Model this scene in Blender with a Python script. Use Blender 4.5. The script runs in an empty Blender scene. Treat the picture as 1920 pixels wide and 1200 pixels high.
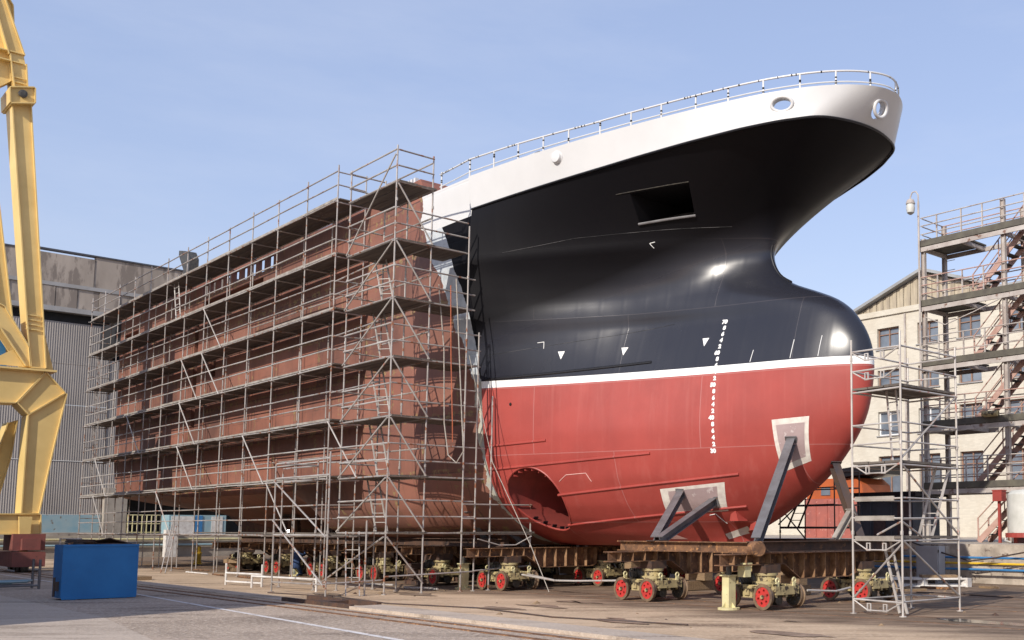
import bpy, bmesh, math, random
import numpy as np
from mathutils import Vector, Matrix
random.seed(7)
C = bpy.data.collections.new('yard'); bpy.context.scene.collection.children.link(C)
R = math.radians

# ---------------------------------------------------------------- ship frame: (a forward, b to port, z up)
SF = Matrix.Translation((-5.9616, 37.7422, 0)) @ Matrix.Rotation(math.atan2(-0.69602, 0.71802), 4, 'Z')

# ---------------------------------------------------------------- materials
def nt(m):
    m.use_nodes = True
    return m.node_tree, m.node_tree.nodes, m.node_tree.links
def bsdf_of(m): return next(n for n in m.node_tree.nodes if n.type == 'BSDF_PRINCIPLED')
def ramp(N, stops):
    r = N.new('ShaderNodeValToRGB'); e = r.color_ramp.elements
    while len(e) < len(stops): e.new(0.5)
    for el, (p, c) in zip(e, stops):
        el.position = p; el.color = (*c, 1) if len(c) == 3 else c
    return r
def noise(N, L, scale, detail=6, rough=.6, vec=None):
    n = N.new('ShaderNodeTexNoise'); n.inputs['Scale'].default_value = scale
    n.inputs['Detail'].default_value = detail; n.inputs['Roughness'].default_value = rough
    if vec is not None: L.new(vec, n.inputs['Vector'])
    return n
def objvec(N, L, scale=(1, 1, 1)):
    t = N.new('ShaderNodeTexCoord'); mp = N.new('ShaderNodeMapping'); mp.inputs['Scale'].default_value = scale
    L.new(t.outputs['Object'], mp.inputs['Vector']); return mp.outputs['Vector'], t
def mixc(N, L, fac, a, b, mode='MIX'):
    m = N.new('ShaderNodeMix'); m.data_type = 'RGBA'; m.blend_type = mode
    for s, v in (('Factor', fac), ):
        if isinstance(v, (int, float)): m.inputs[0].default_value = v
        else: L.new(v, m.inputs[0])
    for i, v in ((6, a), (7, b)):
        if isinstance(v, tuple): m.inputs[i].default_value = (*v, 1) if len(v) == 3 else v
        else: L.new(v, m.inputs[i])
    return m.outputs[2]
def math_(N, L, op, a, b=None, c=None):
    m = N.new('ShaderNodeMath'); m.operation = op
    for i, v in enumerate((a, b, c)):
        if v is None: continue
        if isinstance(v, (int, float)): m.inputs[i].default_value = v
        else: L.new(v, m.inputs[i])
    return m.outputs[0]
def mat(name, c1, c2=None, scale=2., rough=.6, metal=0., bump=0., spec=.5, stretch=(1, 1, 1), lo=.35, hi=.65, c3=None, s3=14., t3=.62, world=False, bscale=None):
    m = bpy.data.materials.new(name); T, N, L = nt(m); b = bsdf_of(m)
    b.inputs['Roughness'].default_value = rough; b.inputs['Metallic'].default_value = metal
    b.inputs['Specular IOR Level'].default_value = spec
    v, tc = objvec(N, L, stretch)
    if world:
        g = N.new('ShaderNodeNewGeometry'); mp = N.new('ShaderNodeMapping'); mp.inputs['Scale'].default_value = stretch
        L.new(g.outputs['Position'], mp.inputs['Vector']); v = mp.outputs['Vector']
    if c2 is None: c2 = tuple(x * .75 for x in c1)
    n = noise(N, L, scale, vec=v); r = ramp(N, [(lo, c1), (hi, c2)]); L.new(n.outputs['Fac'], r.inputs['Fac'])
    col = r.outputs['Color']
    if c3:
        n3 = noise(N, L, s3, vec=v); r3 = ramp(N, [(t3, (0, 0, 0)), (t3 + .06, (1, 1, 1))]); L.new(n3.outputs['Fac'], r3.inputs['Fac'])
        col = mixc(N, L, r3.outputs['Color'], col, c3)
    L.new(col, b.inputs['Base Color'])
    rr = math_(N, L, 'MULTIPLY_ADD', n.outputs['Fac'], .3, rough - .15); L.new(rr, b.inputs['Roughness'])
    if bump:
        nb = noise(N, L, bscale or scale * 6, vec=v); bp = N.new('ShaderNodeBump'); bp.inputs['Strength'].default_value = bump
        bp.inputs['Distance'].default_value = .03
        L.new(nb.outputs['Fac'], bp.inputs['Height']); L.new(bp.outputs['Normal'], b.inputs['Normal'])
    return m

MT = {}
MT['galv'] = mat('galvanised_tube', (.50, .465, .43), (.31, .275, .25), 1.2, .5, .35, c3=(.30, .13, .07), s3=4, t3=.56, world=True)
MT['galv_light'] = mat('pale_tube', (.54, .505, .465), (.36, .325, .295), 1.5, .5, .2, c3=(.45, .20, .15), s3=4, t3=.62, world=True)
MT['dark_tube'] = mat('dark_tube', (.06, .05, .05), (.10, .06, .04), 2, .6, .2, world=True)
MT['plank'] = mat('scaffold_plank', (.16, .135, .11), (.085, .07, .06), 1.5, .8, stretch=(.4, 4, 4), c3=(.30, .26, .22), s3=3, t3=.64, bump=.3)
MT['plank_edge'] = mat('plank_edge', (.36, .33, .29), (.22, .19, .16), 2.5, .7, world=True)
MT['rust_lit'] = mat('sunlit_rusty_steel', (.36, .21, .11), (.17, .085, .04), 4, .8, bump=.2)  # paler rust: sunlight on the stiffener faces put into the colour
MT['rust'] = mat('rusty_steel', (.23, .115, .055), (.075, .04, .025), 3, .8, c3=(.34, .17, .07), s3=7, t3=.56, bump=.25)
MT['rust_dark'] = mat('dark_rusty_steel', (.10, .05, .03), (.045, .03, .025), 3, .8, bump=.2, c3=(.16, .08, .04), s3=5, t3=.6)
MT['grey_steel'] = mat('grey_primed_steel', (.20, .195, .20), (.13, .12, .12), 2, .55, .3, c3=(.2, .12, .08), s3=5, t3=.66)
MT['yellow'] = mat('yellow_crane_paint', (.77, .56, .22), (.67, .475, .175), .7, .5, c3=(.34, .21, .09), s3=3.5, t3=.70, bump=.04)
MT['yellow_pale'] = mat('cream_paint', (.66, .60, .33), (.50, .44, .24), 3, .55, c3=(.2, .13, .07), s3=9, t3=.63)
MT['cream_dirty'] = mat('greasy_cream_paint', (.47, .385, .19), (.30, .235, .12), 4, .55, c3=(.05, .035, .022), s3=7, t3=.54)
MT['oily'] = mat('oily_machinery', (.045, .042, .04), (.11, .10, .08), 7, .45, .3, bump=.3)
MT['wheel_red'] = mat('red_wheel_paint', (.55, .035, .03), (.36, .03, .025), 5, .55, c3=(.16, .05, .035), s3=10, t3=.57)
MT['tyre'] = mat('worn_wheel_rim', (.30, .21, .13), (.15, .10, .07), 5, .5, .4)
MT['blue'] = mat('blue_skip_paint', (.012, .18, .45), (.010, .145, .38), 1.2, .5, c3=(.03, .16, .36), s3=5, t3=.64, bump=.12, bscale=1.6)
MT['blue_pale'] = mat('pale_blue_paint', (.22, .36, .42), (.30, .40, .42), 1.3, .7, c3=(.16, .12, .08), s3=2.5, t3=.63, world=True)
MT['blue_pipe'] = mat('blue_pipe_paint', (.03, .16, .38), (.05, .20, .42), 2, .5, world=True)
MT['yellow_pipe'] = mat('yellow_pipe_paint', (.75, .48, .03), (.60, .38, .04), 2, .5, world=True)
MT['concrete'] = mat('concrete', (.40, .35, .29), (.26, .225, .19), .8, .9, bump=.3, c3=(.15, .12, .10), s3=1.6, t3=.62, world=True)
MT['white'] = mat('white_ship_paint', (.63, .63, .625), (.59, .59, .585), .6, .4, spec=.4)
MT['white_dirty'] = mat('white_frame_paint', (.72, .70, .66), (.52, .48, .44), 3, .6, c3=(.3, .2, .14), s3=6, t3=.66)
MT['tape'] = mat('taped_white_rail', (.80, .80, .80), (.74, .74, .74), 2, .5, c3=(.03, .03, .03), s3=7, t3=.55, world=True)
MT['grey_cab'] = mat('grey_cabinet_paint', (.42, .42, .43), (.36, .36, .37), 1.5, .5)
MT['dark_shed'] = mat('dark_grey_sheet', (.075, .08, .095), (.055, .055, .065), 1.5, .6)
MT['brown_mesh'] = mat('brown_sheet', (.10, .055, .045), (.06, .035, .03), 6, .8)
MT['orange'] = mat('orange_paint', (.50, .12, .035), (.38, .09, .03), 1.5, .5)
MT['pink'] = mat('faded_red_paint', (.42, .13, .10), (.33, .11, .09), 1.8, .6, c3=(.56, .26, .22), s3=3, t3=.6)
MT['crane_red'] = mat('brown_red_bogie_paint', (.24, .075, .06), (.17, .06, .05), 2, .6, c3=(.10, .05, .04), s3=4, t3=.62)
MT['redbox'] = mat('red_box_paint', (.36, .06, .05), (.28, .05, .04), 2, .5)
MT['tank'] = mat('white_tank', (.62, .62, .58), (.50, .50, .46), 2, .5)
MT['stair'] = mat('pinkish_stair_paint', (.50, .33, .28), (.40, .24, .19), 2.5, .7, c3=(.20, .09, .06), s3=4, t3=.60, world=True)
MT['stair_steel'] = mat('weathered_grey_steel', (.50, .46, .42), (.34, .29, .26), 1.5, .7, c3=(.18, .10, .07), s3=2.5, t3=.60, world=True)
MT['deckwood'] = mat('weathered_deck_board', (.13, .12, .09), (.08, .07, .06), 2, .85, world=True)
MT['tread'] = mat('dark_stair_tread', (.05, .045, .045), (.03, .03, .03), 4, .7)
MT['corr'] = mat('corrugated_grey_sheet', (.36, .325, .295), (.25, .225, .205), .25, .6, .1, c3=(.30, .275, .255), s3=.35, t3=.60, world=True, stretch=(1, 1, .35))
MT['panel'] = mat('old_concrete_panel', (.41, .35, .295), (.25, .21, .175), .35, .9, bump=.25, c3=(.21, .175, .148), s3=1.3, t3=.52, world=True, stretch=(1, 1, .28), bscale=3)
MT['ledge'] = mat('pale_ledge', (.36, .355, .35), (.27, .26, .25), .6, .8, world=True)
MT['black'] = mat('black_void', (.012, .011, .012), (.008, .008, .008), 2, .8)
MT['glass'] = mat('window_glass', (.20, .23, .27), (.10, .12, .15), .5, .12, spec=.8, world=True)
MT['wframe'] = mat('brown_window_frame', (.30, .17, .11), (.20, .12, .09), 5, .7, world=True)
MT['wframe_white'] = mat('white_window_frame', (.78, .78, .78), (.70, .70, .70), 3, .5)
MT['roof'] = mat('grey_roof_sheet', (.34, .35, .35), (.26, .26, .26), .6, .6, world=True)
MT['siding'] = mat('weathered_board_siding', (.50, .43, .31), (.30, .25, .19), 1.2, .8, stretch=(3, 3, .4), world=True)
MT['timber'] = mat('timber', (.30, .20, .11), (.18, .12, .07), 4, .8, stretch=(1, 6, 6))
MT['skin'] = mat('skin', (.46, .26, .18), (.42, .24, .16), 6, .6)
MT['overall'] = mat('blue_overalls', (.03, .06, .15), (.02, .04, .10), 8, .9)
MT['helmet'] = mat('blue_helmet', (.02, .14, .50), (.02, .12, .45), 3, .35)
MT['rope'] = mat('rope', (.42, .38, .33), (.30, .27, .23), 9, .9)
MT['orange_rope'] = mat('orange_cable', (.45, .12, .05), (.35, .10, .05), 9, .8)
MT['mark'] = mat('white_marking_paint', (.82, .82, .80), (.74, .74, .72), 8, .6)
MT['markp'] = mat('pink_chalk', (.70, .45, .40), (.65, .38, .34), 12, .8)
MT['primer_patch'] = mat('grey_primer_patch', (.40, .30, .29), (.33, .24, .235), 2, .65, c3=(.52, .44, .42), s3=4, t3=.60)
MT['primer_edge'] = mat('cream_primer_edge', (.72, .68, .60), (.58, .51, .46), 5, .7)
MT['tunnel'] = mat('red_tunnel_shade', (.26, .048, .04), (.19, .04, .034), 2, .5)  # darker than the hull red: shade inside the tunnel put into the colour
MT['black_paint'] = mat('black_hull_paint', (.012, .012, .015), (.010, .010, .013), 1, .3)
def emis(name, col, s):
    m = bpy.data.materials.new(name); T, N, L = nt(m); b = bsdf_of(m)
    b.inputs['Emission Color'].default_value = (*col, 1); b.inputs['Emission Strength'].default_value = s; return m
MT['arc'] = emis('welding_arc', (1, .97, .95), 60)

def hull_paint():
    m = bpy.data.materials.new('ship_bottom_and_topside_paint'); T, N, L = nt(m); b = bsdf_of(m)
    t = N.new('ShaderNodeTexCoord'); s = N.new('ShaderNodeSeparateXYZ'); L.new(t.outputs['Object'], s.inputs[0])
    x, z = s.outputs[0], s.outputs[2]
    nz = noise(N, L, .7, 5, vec=t.outputs['Object'])
    rr = ramp(N, [(.35, (.365, .060, .047)), (.65, (.305, .048, .038))]); L.new(nz.outputs['Fac'], rr.inputs['Fac'])
    st = N.new('ShaderNodeMapping'); st.inputs['Scale'].default_value = (2.2, 2.2, .12); L.new(t.outputs['Object'], st.inputs['Vector'])
    ns = noise(N, L, 1.6, 5, vec=st.outputs['Vector'])
    rs = ramp(N, [(.52, (0, 0, 0)), (.75, (.35, .35, .35))]); L.new(ns.outputs['Fac'], rs.inputs['Fac'])
    red = mixc(N, L, rs.outputs['Color'], rr.outputs['Color'], (.42, .12, .10))
    isw = math_(N, L, 'GREATER_THAN', z, 6.49); isb = math_(N, L, 'GREATER_THAN', z, 6.715)
    col = mixc(N, L, isw, red, (.80, .80, .78)); col = mixc(N, L, isb, col, (.020, .021, .029))
    # plate seams: thin weld lines that stand proud
    cv = N.new('ShaderNodeCombineXYZ'); L.new(x, cv.inputs[0]); L.new(z, cv.inputs[1])
    br = N.new('ShaderNodeTexBrick'); L.new(cv.outputs[0], br.inputs['Vector'])
    br.inputs['Scale'].default_value = 1; br.inputs['Brick Width'].default_value = 5.6; br.inputs['Row Height'].default_value = 2.15
    br.inputs['Mortar Size'].default_value = .014; br.inputs['Mortar Smooth'].default_value = .3
    seam = math_(N, L, 'MULTIPLY', br.outputs['Fac'], math_(N, L, 'MULTIPLY_ADD', isb, -.12, .16))
    col = mixc(N, L, seam, col, (.60, .50, .48))
    kn = N.new('ShaderNodeMapRange'); kn.inputs['From Min'].default_value = -.25; kn.inputs['From Max'].default_value = .45; L.new(math_(N, L, 'SUBTRACT', math_(N, L, 'MULTIPLY_ADD', x, -.33, z), 7.75), kn.inputs['Value'])   # flare shade painted into the black above the knuckle, sky sheen below
    ro = math_(N, L, 'MULTIPLY_ADD', isb, -.22, .42); ro = math_(N, L, 'MULTIPLY_ADD', math_(N, L, 'MULTIPLY', kn.outputs[0], isb), .26, ro)
    L.new(math_(N, L, 'MULTIPLY_ADD', math_(N, L, 'MULTIPLY', kn.outputs[0], isb), -.32, .48), b.inputs['Specular IOR Level'])
    col = mixc(N, L, math_(N, L, 'MULTIPLY', kn.outputs[0], isb), col, (.0055, .005, .0065)); L.new(col, b.inputs['Base Color']); ro = math_(N, L, 'MULTIPLY_ADD', nz.outputs['Fac'], .12, ro)
    L.new(ro, b.inputs['Roughness'])
    nb = noise(N, L, .9, 2, .4, vec=t.outputs['Object']); nf = noise(N, L, 60, 2, .5, vec=t.outputs['Object'])
    h = math_(N, L, 'MULTIPLY_ADD', nf.outputs['Fac'], .012, nb.outputs['Fac'])
    wv = N.new('ShaderNodeTexWave'); wv.inputs['Scale'].default_value = .55; wv.inputs['Distortion'].default_value = 1.5; wv.inputs['Detail'].default_value = 1; L.new(t.outputs['Object'], wv.inputs['Vector'])
    h = math_(N, L, 'MULTIPLY_ADD', wv.outputs['Fac'], .14, h)
    h = math_(N, L, 'MULTIPLY_ADD', br.outputs['Fac'], .10, h)
    b3 = N.new('ShaderNodeTexBrick'); L.new(cv.outputs[0], b3.inputs['Vector']); b3.inputs['Scale'].default_value = 1; b3.inputs['Brick Width'].default_value = .68; b3.inputs['Row Height'].default_value = 2.15; b3.offset = 0
    b3.inputs['Mortar Size'].default_value = .10; b3.inputs['Mortar Smooth'].default_value = 1.0
    h = math_(N, L, 'MULTIPLY_ADD', b3.outputs['Fac'], .11, h)
    bp = N.new('ShaderNodeBump'); bp.inputs['Strength'].default_value = .17; bp.inputs['Distance'].default_value = .05
    L.new(h, bp.inputs['Height']); L.new(bp.outputs['Normal'], b.inputs['Normal'])
    return m
MT['hull'] = hull_paint()

def primer_paint():
    m = bpy.data.materials.new('unpainted_primed_plating'); T, N, L = nt(m); b = bsdf_of(m)
    t = N.new('ShaderNodeTexCoord'); s = N.new('ShaderNodeSeparateXYZ'); L.new(t.outputs['Object'], s.inputs[0])
    x, z = s.outputs[0], s.outputs[2]
    cv = N.new('ShaderNodeCombineXYZ'); L.new(x, cv.inputs[0]); L.new(z, cv.inputs[1])
    br = N.new('ShaderNodeTexBrick'); L.new(cv.outputs[0], br.inputs['Vector'])
    br.inputs['Scale'].default_value = 1; br.inputs['Brick Width'].default_value = 4.2; br.inputs['Row Height'].default_value = 1.9
    br.inputs['Mortar Size'].default_value = .035; br.inputs['Mortar Smooth'].default_value = .5
    br.inputs['Color1'].default_value = (.30, .115, .075, 1); br.inputs['Color2'].default_value = (.15, .066, .047, 1); br.inputs['Mortar'].default_value = (.13, .055, .045, 1)
    n1 = noise(N, L, .55, 7, .65, vec=t.outputs['Object']); r1 = ramp(N, [(.38, (0, 0, 0)), (.72, (1, 1, 1))]); L.new(n1.outputs['Fac'], r1.inputs['Fac'])
    f1 = math_(N, L, 'MULTIPLY', r1.outputs['Color'], .75); col = mixc(N, L, f1, br.outputs['Color'], (.10, .050, .040))
    b2_ = N.new('ShaderNodeTexBrick'); L.new(cv.outputs[0], b2_.inputs['Vector']); b2_.inputs['Scale'].default_value = 1; b2_.inputs['Brick Width'].default_value = .72; b2_.inputs['Row Height'].default_value = .95
    b2_.offset = 0; b2_.inputs['Mortar Size'].default_value = .022; b2_.inputs['Mortar Smooth'].default_value = .6
    n6 = noise(N, L, 1.3, 4, .6, vec=t.outputs['Object']); r6 = ramp(N, [(.40, (0, 0, 0)), (.60, (.75, .75, .75))]); L.new(n6.outputs['Fac'], r6.inputs['Fac'])
    col = mixc(N, L, math_(N, L, 'MULTIPLY', b2_.outputs['Fac'], r6.outputs['Color']), col, (.085, .045, .036))
    n7 = noise(N, L, .23, 2, .5, vec=t.outputs['Object']); r7 = ramp(N, [(.45, (0, 0, 0)), (.58, (.5, .5, .5))]); L.new(n7.outputs['Fac'], r7.inputs['Fac'])
    col = mixc(N, L, r7.outputs['Color'], col, (.30, .135, .095))
    st = N.new('ShaderNodeMapping'); st.inputs['Scale'].default_value = (1.5, 1.5, .2); L.new(t.outputs['Object'], st.inputs['Vector'])
    n2 = noise(N, L, 1.7, 6, .7, vec=st.outputs['Vector']); r2 = ramp(N, [(.60, (0, 0, 0)), (.72, (.6, .6, .6))]); L.new(n2.outputs['Fac'], r2.inputs['Fac'])
    col = mixc(N, L, r2.outputs['Color'], col, (.34, .15, .10))
    n3 = noise(N, L, 2.6, 8, .7, vec=t.outputs['Object']); r3 = ramp(N, [(.61, (0, 0, 0)), (.67, (.75, .75, .75))]); L.new(n3.outputs['Fac'], r3.inputs['Fac'])
    col = mixc(N, L, r3.outputs['Color'], col, (.26, .19, .07))
    b4 = N.new('ShaderNodeTexBrick'); L.new(cv.outputs[0], b4.inputs['Vector']); b4.inputs['Scale'].default_value = 1; b4.inputs['Brick Width'].default_value = 4.2; b4.inputs['Row Height'].default_value = 1.9
    b4.inputs['Mortar Size'].default_value = .13; b4.inputs['Mortar Smooth'].default_value = .2
    n8 = noise(N, L, 4.5, 5, .7, vec=t.outputs['Object']); r8 = ramp(N, [(.52, (0, 0, 0)), (.60, (.85, .85, .85))]); L.new(n8.outputs['Fac'], r8.inputs['Fac'])
    col = mixc(N, L, math_(N, L, 'MULTIPLY', b4.outputs['Fac'], r8.outputs['Color']), col, (.28, .20, .085))
    # the join with the painted bow block: primer and undercoat bands
    nj = noise(N, L, 1.1, 4, vec=t.outputs['Object']); xj = math_(N, L, 'MULTIPLY_ADD', nj.outputs['Fac'], .9, math_(N, L, 'SUBTRACT', x, .45))
    def curve(pts):
        m1 = N.new('ShaderNodeMapRange'); f = N.new('ShaderNodeFloatCurve'); m1.inputs['From Min'].default_value = 0; m1.inputs['From Max'].default_value = 15; L.new(z, m1.inputs['Value'])
        cu = f.mapping.curves[0]
        while len(cu.points) < len(pts): cu.points.new(.5, .5)
        for p, (zz, vv) in zip(cu.points, pts): p.location = (zz / 15, (vv + 3) / 5); p.handle_type = 'AUTO' if 7.5 < zz < 12 else 'VECTOR'
        f.mapping.update(); L.new(m1.outputs[0], f.inputs['Value']); return math_(N, L, 'MULTIPLY_ADD', f.outputs[0], 5, -3)
    pale = curve([(0, .85), (6.5, .80), (7.2, .45), (9.5, -.25), (11, -1.2), (12.3, -2.0), (15, -2.1)])
    dark = curve([(0, 1.9), (6.72, 1.9), (6.74, .97), (8, .88), (9.4, .66), (10.4, .22), (11.7, -.45), (12.1, -.75), (12.15, 1.9), (15, 1.9)])
    up = math_(N, L, 'GREATER_THAN', z, 6.72); top = math_(N, L, 'GREATER_THAN', math_(N, L, 'MULTIPLY_ADD', nj.outputs['Fac'], .7, z), 12.35)
    j = math_(N, L, 'GREATER_THAN', xj, pale); j = math_(N, L, 'MULTIPLY', j, math_(N, L, 'LESS_THAN', z, 13.45))
    grey = mixc(N, L, up, (.47, .44, .35), (.50, .53, .55)); grey = mixc(N, L, top, grey, (.61, .61, .605))
    nk = noise(N, L, 3.5, 3, vec=t.outputs['Object']); rk_ = ramp(N, [(.48, (0, 0, 0)), (.62, (.6, .6, .6))]); L.new(nk.outputs['Fac'], rk_.inputs['Fac'])
    grey = mixc(N, L, math_(N, L, 'MULTIPLY', rk_.outputs['Color'], math_(N, L, 'SUBTRACT', 1.0, top)), grey, (.36, .40, .43))
    col = mixc(N, L, j, col, grey)
    xd = math_(N, L, 'MULTIPLY_ADD', nk.outputs['Fac'], .12, math_(N, L, 'SUBTRACT', x, .06))
    dm = math_(N, L, 'GREATER_THAN', xd, dark); col = mixc(N, L, dm, col, (.0055, .005, .0065))
    L.new(col, b.inputs['Base Color']); b.inputs['Roughness'].default_value = .62
    L.new(math_(N, L, 'MULTIPLY_ADD', dm, -.38, .5), b.inputs['Specular IOR Level'])
    nb = noise(N, L, .8, 3, .5, vec=t.outputs['Object']); h = math_(N, L, 'MULTIPLY_ADD', br.outputs['Fac'], -.3, nb.outputs['Fac'])
    wv = N.new('ShaderNodeTexWave'); wv.inputs['Scale'].default_value = .42; wv.inputs['Distortion'].default_value = 1.; L.new(t.outputs['Object'], wv.inputs['Vector'])
    h = math_(N, L, 'MULTIPLY_ADD', wv.outputs['Fac'], .25, h)
    bp = N.new('ShaderNodeBump'); bp.inputs['Strength'].default_value = .35; bp.inputs['Distance'].default_value = .06
    L.new(h, bp.inputs['Height']); L.new(bp.outputs['Normal'], b.inputs['Normal'])
    return m
MT['primer'] = primer_paint()

def brick_mat():
    m = bpy.data.materials.new('cream_brick'); T, N, L = nt(m); b = bsdf_of(m)
    t = N.new('ShaderNodeTexCoord'); s = N.new('ShaderNodeSeparateXYZ'); L.new(t.outputs['Object'], s.inputs[0])
    su = math_(N, L, 'ADD', s.outputs[0], s.outputs[1])
    cv = N.new('ShaderNodeCombineXYZ'); L.new(su, cv.inputs[0]); L.new(s.outputs[2], cv.inputs[1])
    br = N.new('ShaderNodeTexBrick'); L.new(cv.outputs[0], br.inputs['Vector']); br.inputs['Scale'].default_value = 1
    br.inputs['Brick Width'].default_value = .30; br.inputs['Row Height'].default_value = .10; br.inputs['Mortar Size'].default_value = .010
    br.inputs['Color1'].default_value = (.62, .575, .48, 1); br.inputs['Color2'].default_value = (.54, .50, .415, 1); br.inputs['Mortar'].default_value = (.56, .52, .44, 1)
    n1 = noise(N, L, .5, 7, .65, vec=t.outputs['Object']); r1 = ramp(N, [(.45, (0, 0, 0)), (.75, (.6, .6, .6))]); L.new(n1.outputs['Fac'], r1.inputs['Fac'])
    col = mixc(N, L, r1.outputs['Color'], br.outputs['Color'], (.46, .40, .31)); L.new(col, b.inputs['Base Color']); b.inputs['Roughness'].default_value = .9
    return m
MT['brick'] = brick_mat()

def ground_mat(name, c1, c2, c3, c4, gs=40, bump=.5, oily=False):
    m = bpy.data.materials.new(name); T, N, L = nt(m); b = bsdf_of(m)
    g = N.new('ShaderNodeNewGeometry'); mp = N.new('ShaderNodeMapping'); mp.inputs['Rotation'].default_value = (0, 0, R(44.1)); mp.inputs['Scale'].default_value = (.22, 1, 1)
    L.new(g.outputs['Position'], mp.inputs['Vector']); p = g.outputs['Position']
    n1 = noise(N, L, .35, 8, .65, vec=mp.outputs['Vector']); r1 = ramp(N, [(.36, c1), (.62, c2)]); L.new(n1.outputs['Fac'], r1.inputs['Fac'])
    n2 = noise(N, L, .9, 8, .7, vec=mp.outputs['Vector']); r2 = ramp(N, [(.52, (0, 0, 0)), (.64, (.95, .95, .95))]); L.new(n2.outputs['Fac'], r2.inputs['Fac'])
    col = mixc(N, L, r2.outputs['Color'], r1.outputs['Color'], c3)
    n5 = noise(N, L, .16, 6, .6, vec=p); r5 = ramp(N, [(.54, (0, 0, 0)), (.66, (.7, .7, .7))]); L.new(n5.outputs['Fac'], r5.inputs['Fac'])
    col = mixc(N, L, r5.outputs['Color'], col, c3)
    n3 = noise(N, L, gs, 3, .6, vec=p); r3 = ramp(N, [(.5, (0, 0, 0)), (.66, (1, 1, 1))]); L.new(n3.outputs['Fac'], r3.inputs['Fac'])
    f3 = math_(N, L, 'MULTIPLY', r3.outputs['Color'], .55); col = mixc(N, L, f3, col, c4)
    n4 = noise(N, L, gs * .35, 4, .7, vec=p); r4 = ramp(N, [(.60, (0, 0, 0)), (.70, (.7, .7, .7))]); L.new(n4.outputs['Fac'], r4.inputs['Fac'])
    col = mixc(N, L, r4.outputs['Color'], col, tuple(v * .5 for v in c1))
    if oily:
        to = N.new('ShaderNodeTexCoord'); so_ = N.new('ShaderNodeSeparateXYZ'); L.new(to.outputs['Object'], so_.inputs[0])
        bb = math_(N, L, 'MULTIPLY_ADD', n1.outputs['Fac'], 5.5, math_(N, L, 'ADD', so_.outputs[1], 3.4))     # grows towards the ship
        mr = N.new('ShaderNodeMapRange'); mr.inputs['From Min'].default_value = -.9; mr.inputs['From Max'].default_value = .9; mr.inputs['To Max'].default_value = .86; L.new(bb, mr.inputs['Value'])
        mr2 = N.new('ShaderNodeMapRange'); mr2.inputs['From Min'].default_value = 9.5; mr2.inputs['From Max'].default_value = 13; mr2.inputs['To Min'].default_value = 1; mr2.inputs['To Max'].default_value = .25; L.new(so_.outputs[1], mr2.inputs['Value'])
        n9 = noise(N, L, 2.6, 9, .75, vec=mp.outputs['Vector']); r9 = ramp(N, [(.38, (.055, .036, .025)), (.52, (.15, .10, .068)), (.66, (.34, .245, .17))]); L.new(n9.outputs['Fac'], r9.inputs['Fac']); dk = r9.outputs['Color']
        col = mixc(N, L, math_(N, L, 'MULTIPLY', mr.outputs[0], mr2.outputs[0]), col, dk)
    L.new(col, b.inputs['Base Color']); b.inputs['Roughness'].default_value = .9; b.inputs['Specular IOR Level'].default_value = .25
    h = math_(N, L, 'MULTIPLY_ADD', n4.outputs['Fac'], 1.5, n3.outputs['Fac'])
    bp = N.new('ShaderNodeBump'); bp.inputs['Strength'].default_value = bump; bp.inputs['Distance'].default_value = .03
    L.new(h, bp.inputs['Height']); L.new(bp.outputs['Normal'], b.inputs['Normal'])
    return m
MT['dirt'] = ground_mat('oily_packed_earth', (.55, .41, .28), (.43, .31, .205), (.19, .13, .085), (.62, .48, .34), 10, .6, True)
MT['gravel'] = ground_mat('gravelly_asphalt', (.42, .335, .265), (.32, .255, .20), (.17, .13, .10), (.70, .59, .49), 11, 1.)
MT['slab'] = ground_mat('worn_concrete_paving', (.48, .40, .325), (.39, .32, .26), (.24, .19, .15), (.56, .48, .40), 14, .4)

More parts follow.
